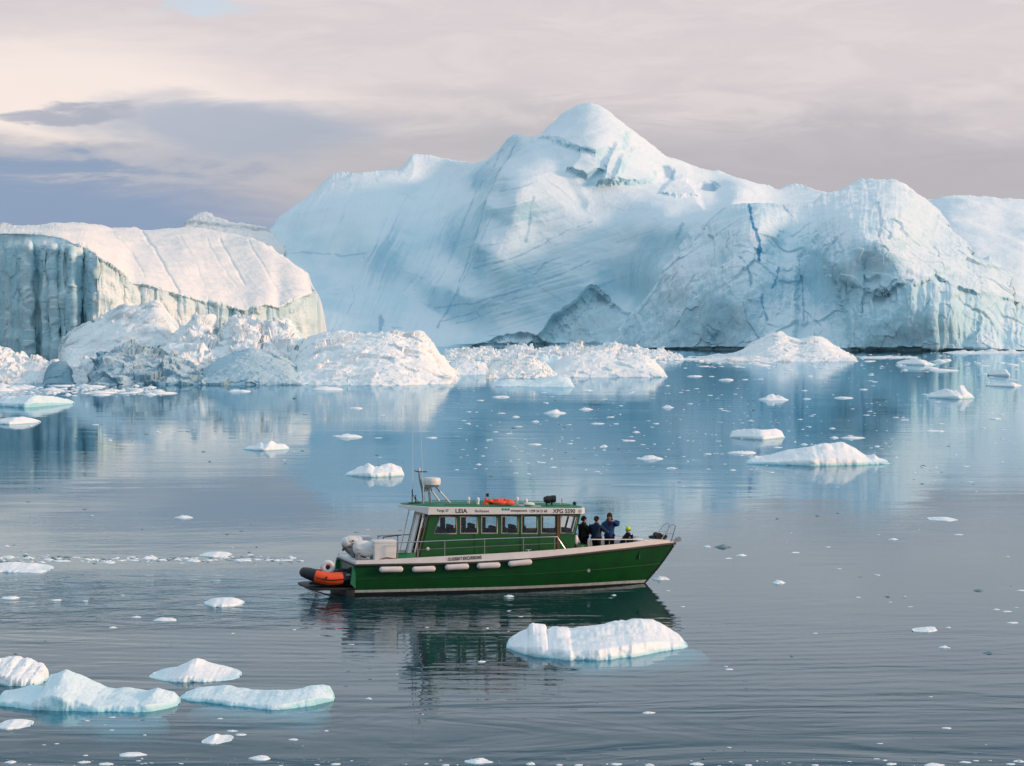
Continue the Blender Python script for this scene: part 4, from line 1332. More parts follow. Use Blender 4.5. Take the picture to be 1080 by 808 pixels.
def paint(name, col, rough=0.4, spec=0.5, metal=0.0, wear=0.12, scale=3.0, coat=0.0):
    m = bpy.data.materials.new(name)
    m.use_nodes = True
    t = NT(m.node_tree)
    tc = t.n('ShaderNodeTexCoord')
    n = t.noise(tc.outputs['Object'], scale, 5, 0.6)
    k = t.sstep(n, 0.35, 0.7)
    c2 = tuple(c * (1 - wear) for c in col)
    p = t.n('ShaderNodeBsdfPrincipled')
    t.put(p.inputs['Base Color'], t.mix(k, col, c2))
    t.put(p.inputs['Roughness'], t.math('ADD', rough, t.math('MULTIPLY', t.math('SUBTRACT', n, 0.5), 0.2)))
    p.inputs['Specular IOR Level'].default_value = spec
    p.inputs['Metallic'].default_value = metal
    p.inputs['Coat Weight'].default_value = coat
    o = t.n('ShaderNodeOutputMaterial')
    t.link(p.outputs[0], o.inputs[0])
    return m


def glass_mat():
    m = bpy.data.materials.new("window_glass")
    m.use_nodes = True
    t = NT(m.node_tree)
    f = t.n('ShaderNodeFresnel')
    f.inputs['IOR'].default_value = 1.5
    g = t.n('ShaderNodeBsdfGlossy')
    g.inputs['Roughness'].default_value = 0.02
    tr = t.n('ShaderNodeBsdfTransparent')
    tr.inputs['Color'].default_value = (0.95, 0.98, 0.98, 1)
    mx = t.n('ShaderNodeMixShader')
    t.link(f.outputs[0], mx.inputs[0])
    t.link(tr.outputs[0], mx.inputs[1])
    t.link(g.outputs[0], mx.inputs[2])
    o = t.n('ShaderNodeOutputMaterial')
    t.link(mx.outputs[0], o.inputs[0])
    return m


P_HULL = paint("hull_green", (0.002, 0.074, 0.012), 0.4, coat=0.1, wear=0.35, scale=1.3)
P_CABIN = paint("cabin_green", (0.003, 0.098, 0.016), 0.45, wear=0.25)
P_ROOF = paint("roof_green_toplit", (0.008, 0.165, 0.070), 0.55)  # boat green made brighter: light from above put into the colour
P_WHITE = paint("white_gelcoat", (0.76, 0.74, 0.72), 0.4, wear=0.08)
P_STRIPE = paint("boot_top_white", (0.46, 0.50, 0.48), 0.5, wear=0.3, scale=6)
P_BLACK = paint("black_rubber", (0.012, 0.012, 0.014), 0.6)
P_DARK = paint("dark_fabric", (0.020, 0.022, 0.028), 0.9, spec=0.2)
P_STEEL = paint("stainless_steel", (0.55, 0.55, 0.56), 0.3, metal=0.9)
P_GREY = paint("grey_metal", (0.22, 0.23, 0.24), 0.5)
P_WOOD = paint("varnished_wood", (0.17, 0.085, 0.035), 0.4, wear=0.35, scale=9)
P_ORANGE = paint("orange_hypalon", (0.88, 0.085, 0.008), 0.6)
P_RED = paint("bright_orange_cloth", (0.85, 0.09, 0.03), 0.7)
P_FENDER = paint("fender_vinyl", (0.74, 0.68, 0.66), 0.5, wear=0.15)
P_CANVAS = paint("antifoul_black", (0.012, 0.016, 0.018), 0.7)
P_DECK = paint("deck_grey", (0.40, 0.41, 0.41), 0.7)
P_TEAL = paint("teal_print", (0.02, 0.26, 0.24), 0.5)
P_INK = paint("black_print", (0.02, 0.02, 0.025), 0.5)
P_EMBLEM = paint("pale_blue_print", (0.35, 0.48, 0.52), 0.5)
P_GLASS = glass_mat()
P_REDP = paint("red_print", (0.45, 0.04, 0.03), 0.5)


class MB:
    def __init__(self):
        self.b = bmesh.new()

    def box(self, x0, x1, y0, y1, z0, z1):
        self.prism([(x0, y0), (x1, y0), (x1, y1), (x0, y1)], z0, z1)
        return self

    def prism(self, pts, z0, z1):
        """pts in plan"""
        n = len(pts)
        lo = [self.b.verts.new((p[0], p[1], z0)) for p in pts]
        hi = [self.b.verts.new((p[0], p[1], z1)) for p in pts]
        self.b.faces.new(lo[::-1])
        self.b.faces.new(hi)
        for i in range(n):
            j = (i + 1) % n
            self.b.faces.new((lo[i], lo[j], hi[j], hi[i]))
        return self

    def plate(self, pts, y0, y1):
        """pts as (x, z), thickness along y"""
        n = len(pts)
        a = [self.b.verts.new((p[0], y0, p[1])) for p in pts]
        c = [self.b.verts.new((p[0], y1, p[1])) for p in pts]
        self.b.faces.new(a)
        self.b.faces.new(c[::-1])
        for i in range(n):
            j = (i + 1) % n
            self.b.faces.new((a[j], a[i], c[i], c[j]))
        return self

    def tube(self, pts, r, seg=8, caps=True):
        pts = [Vector(p) for p in pts]
        n = len(pts)
        rs = r if isinstance(r, (list, tuple)) else [r] * n
        rings = []
        up = Vector((0, 0, 1))
        for i, p in enumerate(pts):
            if i == 0:
                d = pts[1] - p
            elif i == n - 1:
                d = p - pts[i - 1]
            else:
                d = (pts[i + 1] - p).normalized() + (p - pts[i - 1]).normalized()
            d.normalize()
            u = d.cross(up)
            if u.length < 0.15:
                u = d.cross(Vector((0, 1, 0)))
            u.normalize()
            w = u.cross(d)
            rings.append([self.b.verts.new(p + (u * math.cos(a) + w * math.sin(a)) * rs[i])
                          for a in (2 * math.pi * k / seg for k in range(seg))])
        for a, c in zip(rings[:-1], rings[1:]):
            for k in range(seg):
                j = (k + 1) % seg
                self.b.faces.new((a[k], a[j], c[j], c[k]))
        if caps:
            self.b.faces.new(rings[0][::-1])
            self.b.faces.new(rings[-1])
        return self

    def lathe(self, prof, c=(0, 0, 0), axis='z', seg=20):
        c = Vector(c)
        rings = []
        for r, h in prof:
            ring = []
            for k in range(seg):
                a = 2 * math.pi * k / seg
                if axis == 'z':
                    v = Vector((r * math.cos(a), r * math.sin(a), h))
                elif axis == 'x':
                    v = Vector((h, r * math.cos(a), r * math.sin(a)))
                else:
                    v = Vector((r * math.sin(a), h, r * math.cos(a)))
                ring.append(self.b.verts.new(c + v))
            rings.append(ring)
        for a, d in zip(rings[:-1], rings[1:]):
            for k in range(seg):
                j = (k + 1) % seg
                self.b.faces.new((a[k], a[j], d[j], d[k]))
        self.b.faces.new(rings[0][::-1])
        self.b.faces.new(rings[-1])
        return self

    def ball(self, c, rx, ry, rz, seg=16):
        m = Matrix.Translation(c) @ Matrix.Diagonal((rx, ry, rz, 1))
        bmesh.ops.create_uvsphere(self.b, u_segments=seg, v_segments=seg // 2 + 2, radius=1, matrix=m)
        return self

    def grid(self, G, close=False):
        rows = [[self.b.verts.new(p) for p in row] for row in G]
        for a, c in zip(rows[:-1], rows[1:]):
            n = len(a)
            for k in range(n if close else n - 1):
                j = (k + 1) % n
                self.b.faces.new((a[k], a[j], c[j], c[k]))
        return rows

    def build(self, name, mat, parent=None, smooth=True, bevel=0.0, angle=40):
        b = self.b
        bmesh.ops.remove_doubles(b, verts=b.verts, dist=1e-5)
        if bevel:
            es = [e for e in b.edges if len(e.link_faces) == 2 and e.calc_face_angle(0) > R(30)]
            bmesh.ops.bevel(b, geom=es, offset=bevel, segments=2, affect='EDGES', profile=0.6)
        bmesh.ops.recalc_face_normals(b, faces=b.faces)
        for f in b.faces:
            f.smooth = smooth
        for e in b.edges:
            if len(e.link_faces) == 2 and e.calc_face_angle(0) > R(angle):
                e.smooth = False
        me = bpy.data.meshes.new(name)
        b.to_mesh(me)
        b.free()
        me.materials.append(mat)
        o = bpy.data.objects.new(name, me)
        COL.objects.link(o)
        if parent is not None:
            o.parent = parent
        return o


def empty(name, loc, rz=0.0):
    o = bpy.data.objects.new(name, None)
    o.empty_display_size = 0.3
    o.location = loc
    o.rotation_euler = (0, 0, rz)
    COL.objects.link(o)
    return o


def aboard(name, x, y, z, label, cat, group=None, rz=0.0):
    """an Empty standing at a point given in the boat's own frame"""
    p = BOAT_O + EX * x * XS + EY * y + Vector((0, 0, z))
    return tag(empty(name, p, YAW + rz), label, cat, group)


def L(px, py, yl):
    """boat-frame x, z of a surveyed point lying in the fore-and-aft plane y = yl"""
    dx, dy, dz = ray(px, py)
    d = Vector((float(dx), float(dy), float(dz)))
    C = Vector((0, 0, CAM_H))
    t = (yl - (C - BOAT_O).dot(EY)) / d.dot(EY)
    p = C + d * t - BOAT_O
    return p.dot(EX) / XS, p.z


def lettering(name, text, x0, x1, z, h, y, mat, parent, tilt=0.0, bold=0.0):
    cu = bpy.data.curves.new(name, 'FONT')
    cu.body = text
    cu.align_x = 'CENTER'
    cu.align_y = 'CENTER'
    cu.size = 1.0
    cu.offset = bold
    cu.extrude = 0.0
    tmp = bpy.data.objects.new("tmp_text", cu)
    COL.objects.link(tmp)
    bpy.context.view_layer.update()
    me = bpy.data.meshes.new_from_object(tmp.evaluated_get(bpy.context.evaluated_depsgraph_get()))
    bpy.data.objects.remove(tmp)
    xs = [v.co.x for v in me.vertices]
    ys = [v.co.y for v in me.vertices]
    sx = (x1 - x0) / (max(xs) - min(xs))
    sy = h / (max(ys) - min(ys))
    cx, cy = (max(xs) + min(xs)) / 2, (max(ys) + min(ys)) / 2
    for v in me.vertices:
        u, w = (v.co.x - cx) * sx, (v.co.y - cy) * sy
        v.co = (u, 0, w + math.tan(tilt) * u)
    me.materials.clear()
    me.materials.append(mat)
    me.name = name
    o = bpy.data.objects.new(name, me)
    o.location = ((x0 + x1) / 2, y, z)
    o.parent = parent
    COL.objects.link(o)
    return o


# hull form ---------------------------------------------------------------
def stem_x(z):
    return np.interp(z, [-0.7, -0.3, 0.0, 0.5, 1.0, 1.45, 1.8], [4.2, 5.3, 6.18, 6.66, 7.06, 7.38, 7.62])


def half_beam(x, z):
    """half breadth of the hull at a station and height"""
    full = np.interp(z, [-0.7, -0.35, -0.05, 0.12, 0.6, 1.25, 1.8], [0.02, 0.9, 1.46, 1.53, 1.66, 1.79, 1.83])
    sx = stem_x(z)
    p = np.interp(z, [-0.7, 0.0, 1.3], [1.5, 1.8, 2.6])
    f = 1 - np.clip((x + 1.0) / (sx + 1.0), 0, 1) ** p
    aft = 1 - 0.07 * np.clip((-x - 1) / 5, 0, 1) ** 2
    return np.maximum(full * f * aft, 0.0)


def rub_z(x):
    return np.interp(x, [-6.0, -3, -1.3, 1.0, 4.3, 6.2, 7.5], [1.20, 1.18, 1.19, 1.27, 1.47, 1.56, 1.60])


def bul_z(x):
    return np.interp(x, [-6.0, -4.7, -2.3, 0.0, 2.25, 5.2, 6.1, 6.8, 7.6], [1.40, 1.42, 1.50, 1.56, 1.64, 1.77, 1.82, 1.80, 1.68])


X_AFT = -6.0


def hull_row(zfn, side, n=60, off=0.0, inset=0.0):
    """points along one side from transom to stem; zfn(x) gives the height"""
    out = []
    s = np.linspace(0, 1, n) ** 0.85
    for k in s:
        x = X_AFT + (7.5 - X_AFT) * k
        z = float(zfn(x))
        sx = float(stem_x(z))
        x = X_AFT + (sx - X_AFT) * k
        z = float(zfn(x))
        y = max(float(half_beam(x, z)) + off - inset, 0.0)
        out.append((x + (off if k > 0.99 else 0), side * y, z))
    return out


boat = empty("tour_boat", BOAT_O, YAW)
boat.scale = (XS, 1, 1)
tag(boat, "green and white passenger boat with long windowed wheelhouse cruising in front of the icebergs", "boat")


def build_hull():
    m = MB()
    levels = [lambda x: -0.7, lambda x: -0.35, lambda x: -0.05, lambda x: 0.12, lambda x: 0.38, lambda x: 0.64, lambda x: 0.66,
              lambda x: 0.95 + 0.2 * (rub_z(x) - 1.2), rub_z]
    port = [hull_row(f, 1) for f in levels]
    star = [hull_row(f, -1) for f in levels]
    m.grid(star)
    m.grid(port)
    for a, b in zip(range(len(levels) - 1), range(1, len(levels))):
        m.b.faces.new([m.b.verts.new(p) for p in (star[a][0], port[a][0], port[b][0], star[b][0])])
    hull = m.build("hull", P_HULL, boat, angle=50)
    # antifouling below the boot top
    m = MB()
    for s in (-1, 1):
        m.grid([hull_row(f, s, off=0.004) for f in (lambda x: -0.34, lambda x: -0.05, lambda x: np.interp(x, [-6, 5, 7], [0.115, 0.05, 0.0]))])
    m.build("antifouling", P_CANVAS, hull)
    m = MB()
    for s in (-1, 1):
        m.grid([hull_row(f, s, off=0.006) for f in (lambda x: np.interp(x, [-6, 5, 7], [0.12, 0.055, 0.005]), lambda x: np.interp(x, [-6, 5, 7], [0.22, 0.17, 0.13]))])
    m.build("boot_stripe", P_STRIPE, hull)
    # knuckle strakes
    m = MB()
    for s in (-1, 1):
        m.tube(hull_row(lambda x: 0.65 + 0.02 * max(x, 0), s, off=0.004), 0.014, 6)
    m.build("knuckle_strake", P_HULL, hull)
    m = MB()
    for s in (-1, 1):
        m.tube(hull_row(lambda x: rub_z(x) + 0.0, s, off=0.03), 0.042, 8)
    m.tube([(X_AFT - 0.03, -1.7, 1.2), (X_AFT - 0.03, 1.7, 1.2)], 0.042, 8)
    m.build("rub_rail", P_BLACK, hull)
    # black guard on the stem
    m = MB()
    m.tube([(float(stem_x(z)) + 0.01, 0, z) for z in (-0.3, 0.0, 0.3, 0.6, 0.9, 1.2, 1.52)], 0.045, 8)
    m.build("stem_guard", P_BLACK, hull)
    m = MB()
    x, z = L(621.5, 602, -1.3)
    y = -float(half_beam(x, z))
    m.lathe([(0.0, -0.02), (0.07, -0.02), (0.07, 0.01), (0.03, 0.02), (0.0, 0.02)], (x, y - 0.01, z), 'y', 12)
    m.build("exhaust_outlet", P_STEEL, hull)
    # white bulwark
    m = MB()
    for s in (-1, 1):
        outer0 = hull_row(lambda x: rub_z(x) + 0.06, s)
        outer1 = hull_row(bul_z, s, inset=0.02)
        inner1 = hull_row(bul_z, s, inset=0.10)
        inner0 = hull_row(lambda x: rub_z(x) - 0.1, s, inset=0.10)
        m.grid([outer0, outer1, inner1, inner0])
    m.build("bulwark", P_WHITE, boat, angle=35)
    m = MB()
    m.prism([(-6.0, -1.62), (-3.2, -1.68), (-3.2, 1.68), (-6.0, 1.62)], 1.22, 1.36)
    m.build("aft_deck", P_WHITE, boat, bevel=0.02)
    m = MB()
    xs = np.linspace(-3.2, 6.2, 24)
    pts = [(x, -float(half_beam(x, 1.1)) + 0.06) for x in xs] + [(x, float(half_beam(x, 1.1)) - 0.06) for x in xs[::-1]]
    m.prism(pts, 1.00, 1.06)
    m.build("deck", P_DECK, boat)
    # raised white foredeck in the bow
    m = MB()
    xs = np.linspace(5.75, 7.5, 14)
    G = []
    for x in xs:
        zt = float(bul_z(x))
        w = max(float(half_beam(x, zt)) - 0.06, 0.0)
        G.append([(x, w * c, zt + 0.02 * (1 - c * c)) for c in np.linspace(-1, 1, 9)])
    m.grid(G)
    x = 5.75
    w = float(half_beam(x, 1.7)) - 0.06
    m.b.faces.new([m.b.verts.new(p) for p in ((x, -w, 1.08), (x, w, 1.08), (x, w, float(bul_z(x))), (x, -w, float(bul_z(x))))])
    m.build("foredeck", P_WHITE, boat)
    # bathing platform astern
    m = MB()
    m.prism([(-7.72, -1.1), (-7.45, -1.42), (-6.02, -1.5), (-6.02, 1.5), (-7.45, 1.42), (-7.72, 1.1)], 0.24, 0.33)
    m.prism([(-6.35, -1.5), (-6.03, -1.53), (-6.03, 1.53), (-6.35, 1.5)], -0.4, 0.235)
    m.tube([(-7.6, -1.2, 0.2), (-6.4, -1.3, -0.1)], 0.035)
    m.tube([(-7.6, 1.2, 0.2), (-6.4, 1.3, -0.1)], 0.035)
    pl = m.build("bathing_platform", P_BLACK, boat, bevel=0.015)
    m = MB()
    m.tube([(-7.80, -1.15, 0.27), (-7.25, -1.47, 0.08)], 0.022)
    m.build("handhold", P_STEEL, pl)
    # green highlight on the transom, built as plates of brighter green
    m = MB()
    m.plate([(-6.0, 0.28), (-6.2, 0.5), (-6.10, 1.16), (-6.0, 1.16)], -1.6, -1.48)
    m.build("transom_highlight", P_ROOF, boat)
    m = MB()
    m.plate([(-6.0, 0.28), (-6.2, 0.5), (-6.10, 1.16), (-6.0, 1.16)], 1.48, 1.6)
    m.build("transom_highlight", P_ROOF, boat)
    # lettering along the bulwark
    x0, z0 = L(473, 588.6, -1.8)
    x1, z1 = L(508, 587.6, -1.8)
    xm = (x0 + x1) / 2
    zm = float(rub_z(xm) + bul_z(xm)) / 2 + 0.045
    yy = -float(half_beam(xm, zm)) - 0.012
    lettering("lettering", "ILULISSAT EXCURSIONS", x0, x1, zm, 0.135, yy, P_INK, boat, tilt=0.03, bold=0.03)


build_hull()

# wheelhouse --------------------------------------------------------------
WY = 1.25


def wx(px):
    return -2.72 + (px - 461) * 0.0387


def lin(x, za, zb):
    return za + (zb - za) * (x + 3.08) / 6.18


def win_lo(x):
    return lin(x, 2.34, 2.20)


def win_hi(x):
    return lin(x, 3.04, 2.96)


def eave(x):
    return lin(x, 3.12, 3.02)


WINS = [(461, 482), (485, 504), (507, 524.5), (528, 546), (549, 566.6), (569.6, 586.4), (590, 609)]


def build_cabin():
    for s in (-1, 1):
        y0, y1 = s * WY, s * (WY - 0.06)
        m = MB()
        lo = [(-3.47, 1.10), (2.80, 1.10), (2.92, win_lo(2.9)), (-3.14, win_lo(-3.14))]
        m.plate(lo, y0, y1)
        m.plate([(-3.0, win_hi(-3.0)), (3.12, win_hi(3.12)), (3.15, eave(3.15)), (-2.98, eave(-2.98))], y0, y1)
        ed = []
        for a, b in WINS:
            ed.append((wx(a), wx(b)))
        # pillars between the openings; the first leans with the after edge, the last with the windscreen
        m.plate([(-3.14, win_lo(-3.14)), (ed[0][0] - 0.12, win_lo(ed[0][0])), (ed[0][0] + 0.12, win_hi(ed[0][0])), (-3.0, win_hi(-3.0))], y0, y1)
        for (a0, a1), (b0, b1) in zip(ed[:-1], ed[1:]):
            m.plate([(a1, win_lo(a1)), (b0, win_lo(b0)), (b0, win_hi(b0)), (a1, win_hi(a1))], y0, y1)
        e1 = ed[-1][1]
        m.plate([(e1 - 0.16, win_lo(e1)), (2.92, win_lo(2.92)), (3.12, win_hi(3.12)), (e1 + 0.02, win_hi(e1))], y0, y1)
        side = m.build("cabin_side", P_CABIN, boat)
        for i, (a, b) in enumerate(ed):
            la, lb = (a - 0.12, b) if i == 0 else ((a, b - 0.16) if i == 6 else (a, b))
            ta, tb = (a + 0.12, b) if i == 0 else ((a, b + 0.02) if i == 6 else (a, b))
            q = [(la, win_lo(la)), (lb, win_lo(lb)), (tb, win_hi(tb)), (ta, win_hi(ta))]
            c = (sum(p[0] for p in q) / 4, sum(p[1] for p in q) / 4)
            w = 0.045
            inn = []
            for p in q:
                inn.append((p[0] + (w if p[0] < c[0] else -w), p[1] + (w if p[1] < c[1] else -w)))
            m = MB()
            for k in range(4):
                j = (k + 1) % 4
                m.plate([q[k], q[j], inn[j], inn[k]], s * (WY + 0.012), s * (WY - 0.035))
            fr = m.build("window_frame", P_STEEL if s < 0 else P_GREY, side)
            m = MB()
            m.plate(inn, s * (WY - 0.012), s * (WY - 0.018))
            m.build("window_pane", P_GLASS, fr)
    # door joint, wooden pillar and light on the near side
    m = MB()
    m.plate([(wx(586.8), 1.12), (wx(589.6), 1.12), (wx(589.6), win_hi(2.2) + 0.02), (wx(586.8), win_hi(2.2) + 0.02)], -WY - 0.008, -WY - 0.03)
    m.build("door_pillar", P_WOOD, boat)
    m = MB()
    for px in (500, 548, 568):
        m.plate([(wx(px), 1.12), (wx(px) + 0.02, 1.12), (wx(px) + 0.02, win_lo(wx(px))), (wx(px), win_lo(wx(px)))], -WY - 0.006, -WY - 0.012)
    m.build("panel_joint", P_CANVAS, boat)
    m = MB()
    x, z = L(451, 578.8, -WY)
    m.ball((x, -WY - 0.03, z), 0.07, 0.05, 0.07, 12)
    m.build("side_light", P_WHITE, boat)
    # windscreen, leaning forward at the top
    m = MB()
    yw = WY - 0.07
    ys = [-yw, -0.42, 0.42, yw]

    def scr(u, z):
        x = np.interp(z, [1.1, 2.17, 2.94, 3.0], [2.80, 2.90, 3.11, 3.13])
        return (x + 0.10 * (1 - (u / yw) ** 2), u, z)

    def quad_bar(u0, u1, z0, z1, d=0.06):
        a = [scr(u0, z0), scr(u1, z0), scr(u1, z1), scr(u0, z1)]
        bk = [(p[0] - d, p[1], p[2]) for p in a]
        va = [m.b.verts.new(p) for p in a]
        vb = [m.b.verts.new(p) for p in bk]
        m.b.faces.new(va)
        m.b.faces.new(vb[::-1])
        for i in range(4):
            j = (i + 1) % 4
            m.b.faces.new((va[j], va[i], vb[i], vb[j]))
    us = np.linspace(-yw, yw, 13)
    for u0, u1 in zip(us[:-1], us[1:]):
        quad_bar(u0, u1, 1.1, 2.17)
        quad_bar(u0, u1, 2.90, 3.0)
    for u in (-yw, -0.45, 0.37, yw - 0.08):
        quad_bar(u, u + 0.08, 2.17, 2.90)
    fs = m.build("windscreen_wall", P_CABIN, boat)
    for u0, u1 in ((-yw + 0.08, -0.45), (-0.37, 0.37), (0.45, yw - 0.08)):
        m = MB()
        g = [[(scr(u, z)[0] - 0.03, u, z) for u in np.linspace(u0, u1, 5)] for z in (2.17, 2.90)]
        m.grid(g)
        m.build("window_pane", P_GLASS, fs)
    # after bulkhead with its open door
    m = MB()

    def aft(z):
        return np.interp(z, [1.1, 3.1], [-3.47, -2.98])

    def aft_panel(mm, ya, yb, z0, z1, d=0.05, push=0.0):
        q = [(aft(z0) - push, ya, z0), (aft(z0) - push, yb, z0), (aft(z1) - push, yb, z1), (aft(z1) - push, ya, z1)]
        va = [mm.b.verts.new(p) for p in q]
        vb = [mm.b.verts.new((p[0] + d, p[1], p[2])) for p in q]
        mm.b.faces.new(va[::-1])
        mm.b.faces.new(vb)
        for i in range(4):
            j = (i + 1) % 4
            mm.b.faces.new((va[i], va[j], vb[j], vb[i]))
    aft_panel(m, -1.185, -0.75, 1.1, 2.2)
    aft_panel(m, -1.185, -1.08, 2.2, 3.08)
    aft_panel(m, -0.82, -0.75, 2.2, 3.08)
    aft_panel(m, 0.15, 1.185, 1.1, 2.2)
    aft_panel(m, 0.15, 0.25, 2.2, 3.08)
    aft_panel(m, 1.08, 1.185, 2.2, 3.08)
    aft_panel(m, -0.75, 0.15, 2.98, 3.08)
    ab = m.build("after_bulkhead", P_CABIN, boat)
    for ya, yb in ((-1.08, -0.82), (0.25, 1.08)):
        m = MB()
        aft_panel(m, ya, yb, 2.2, 3.05, 0.01, -0.02)
        m.build("window_pane", P_GLASS, ab)
    m = MB()
    aft_panel(m, -1.21, -1.10, 1.12, 3.06, 0.05, 0.06)
    aft_panel(m, -0.76, -0.66, 1.12, 3.06, 0.05, 0.06)
    m.build("door_frame", P_WOOD, ab)
    m = MB()
    aft_panel(m, -0.20, 0.34, 1.3, 3.0, 0.05, 0.13)
    dr = m.build("sliding_door", P_WHITE, boat)
    # cabin sole and seats
    m = MB()
    m.box(-3.3, 2.75, -1.15, 1.15, 1.11, 1.15)
    m.build("cabin_sole", P_CANVAS, boat)
    for i, px in enumerate((463, 486, 508.5, 531, 552)):
        for y in (-0.72, 0.72):
            x = wx(px)
            m = MB()
            m.box(x, x + 0.14, y - 0.40, y + 0.40, 1.5, win_lo(x) + (0.27 if y < 0 else 0.18) + 0.05 * ((i * 7) % 3))
            m.box(x + 0.02, x + 0.60, y - 0.42, y + 0.42, 1.42, 1.62)
            m.box(x + 0.12, x + 0.5, y - 0.3, y + 0.3, 1.15, 1.45)
            m.box(x + 0.30, x + 0.52, y - 0.46, y - 0.38, 1.6, win_lo(x) + 0.02)
            m.build("passenger_seat", P_DARK, boat, bevel=0.05)
    m = MB()
    x = wx(590)
    m.box(x, x + 0.75, -1.1, 1.1, 1.15, win_lo(x) + 0.02)
    m.prism([(x + 0.1, -0.9), (x + 0.6, -0.9), (x + 0.6, -0.1), (x + 0.1, -0.1)], win_lo(x), win_lo(x) + 0.18)
    m.build("dashboard", P_DARK, boat, bevel=0.04)
    # low green trunk ahead of the windscreen
    m = MB()
    m.prism([(2.86, -1.05), (3.35, -0.95), (3.55, -0.7), (3.55, 0.7), (3.35, 0.95), (2.86, 1.05)], 1.1, 1.72)
    m.build("trunk", P_CABIN, boat, bevel=0.05)
    m = MB()
    m.ball(((2.98), -1.1, 1.95), 0.10, 0.10, 0.20, 12)
    m.build("wash_bottle", P_WHITE, boat)


build_cabin()


def build_roof():
    ring = [(-3.08, -1.42), (-1.5, -1.42), (0.5, -1.42), (2.6, -1.42), (3.0, -1.42), (3.18, -1.36), (3.34, -1.12), (3.42, -0.7), (3.46, 0.0)]
    ring = ring + [(x, -y) for x, y in ring[-2::-1]]
    ring += [(-3.36, 1.05), (-3.66, 0.62), (-3.92, 0.25), (-3.92, -0.25), (-3.66, -0.62), (-3.36, -1.05)]

    def zt(x):
        return lin(x, 3.41, 3.235)

    def zb(x):
        return eave(x) if x > -3.1 else np.interp(x, [-3.95, -3.08], [3.34, eave(-3.08)])
    m = MB()
    n = len(ring)
    G = []
    for k, (sc, which) in enumerate(((0.90, 'b'), (1.0, 'b'), (1.0, 't'), (0.975, 't'))):
        G.append([(x * sc if which == 'x' else x * (sc if sc != 0.90 else 0.97), y * sc, (zb(x) if which == 'b' else zt(x) + (0.012 if sc == 0.975 else 0))) for x, y in ring])
    rows = m.grid(G, close=True)
    m.b.faces.new(rows[0])
    m.b.faces.new(rows[-1][::-1])
    band = m.build("roof_band", P_WHITE, boat, angle=30)
    m = MB()
    G = []
    for sc, dz in ((0.965, -0.01), (0.95, 0.025), (0.90, 0.04), (0.70, 0.045), (0.4, 0.048), (0.02, 0.05)):
        G.append([(x * (1 - (1 - sc) * 0.55 if sc > 0.8 else sc * 1.05), y * sc, zt(x) + dz + 0.01 + (0.06 * (-x - 2.6) if x < -2.6 and sc > 0.9 else 0) * 0) for x, y in ring])
    rows = m.grid(G, close=True)
    m.b.faces.new(rows[-1][::-1])
    roof = m.build("roof", P_ROOF, boat, angle=50)
    m = MB()
    for s in (-1, 1):
        m.tube([(x, s * 1.22, zt(x) + 0.10) for x in np.linspace(-2.4, 2.7, 8)], 0.016, 6)
    m.build("grab_rail", P_ROOF, roof)
    y = -1.424
    tl = math.atan((2.99 - 3.12) / 6.18) * 1.25

    def zc(x):
        return (zt(x) + eave(x)) / 2

    for txt, a, b, h, mat, bold in (("Targa 37", 460.4, 473.2, 0.13, P_INK, 0.02), ("LEIA", 480.4, 493, 0.17, P_INK, 0.025), ("Ilulissat", 501, 516, 0.11, P_INK, 0.012),
                                    ("amaqaatours", 538.7, 556, 0.11, P_INK, 0.02), ("+299 54 31 68", 558, 577, 0.11, P_INK, 0.02), ("XPG 5590", 583, 606.7, 0.17, P_INK, 0.02)):
        x0 = L(a, 539, -1.42)[0]
        x1 = L(b, 539, -1.42)[0]
        lettering("lettering", txt, x0, x1, zc((x0 + x1) / 2), h, y, mat, band, tl, bold)
    m = MB()
    for a, b in ((529, 531.4), (532, 534.4), (535, 537.6)):
        x0, x1 = L(a, 537, -1.42)[0], L(b, 537, -1.42)[0]
        z0, z1 = zt(x0) - 0.11, zt(x0) - 0.015
        w = (x1 - x0) * 0.25
        m.plate([(x0 + w, z0), (x1 - w, z0), (x1, z0 + 0.03), (x1, z1 - 0.03), (x1 - w, z1), (x0 + w, z1), (x0, z1 - 0.03), (x0, z0 + 0.03)], y, y - 0.004)
    m.build("logo", P_TEAL, band)
    m = MB()
    x0, z0 = L(611.2, 539, -1.36)
    m.plate([(x0 + 0.075 * math.cos(a), zc(x0) + 0.075 * math.sin(a)) for a in np.linspace(0, 2 * math.pi, 16, endpoint=False)], -1.421, -1.427)
    m.build("emblem", P_EMBLEM, band)
    return zt


ROOF_Z = build_roof()


def rz_at(x):
    return float(ROOF_Z(x)) + 0.055


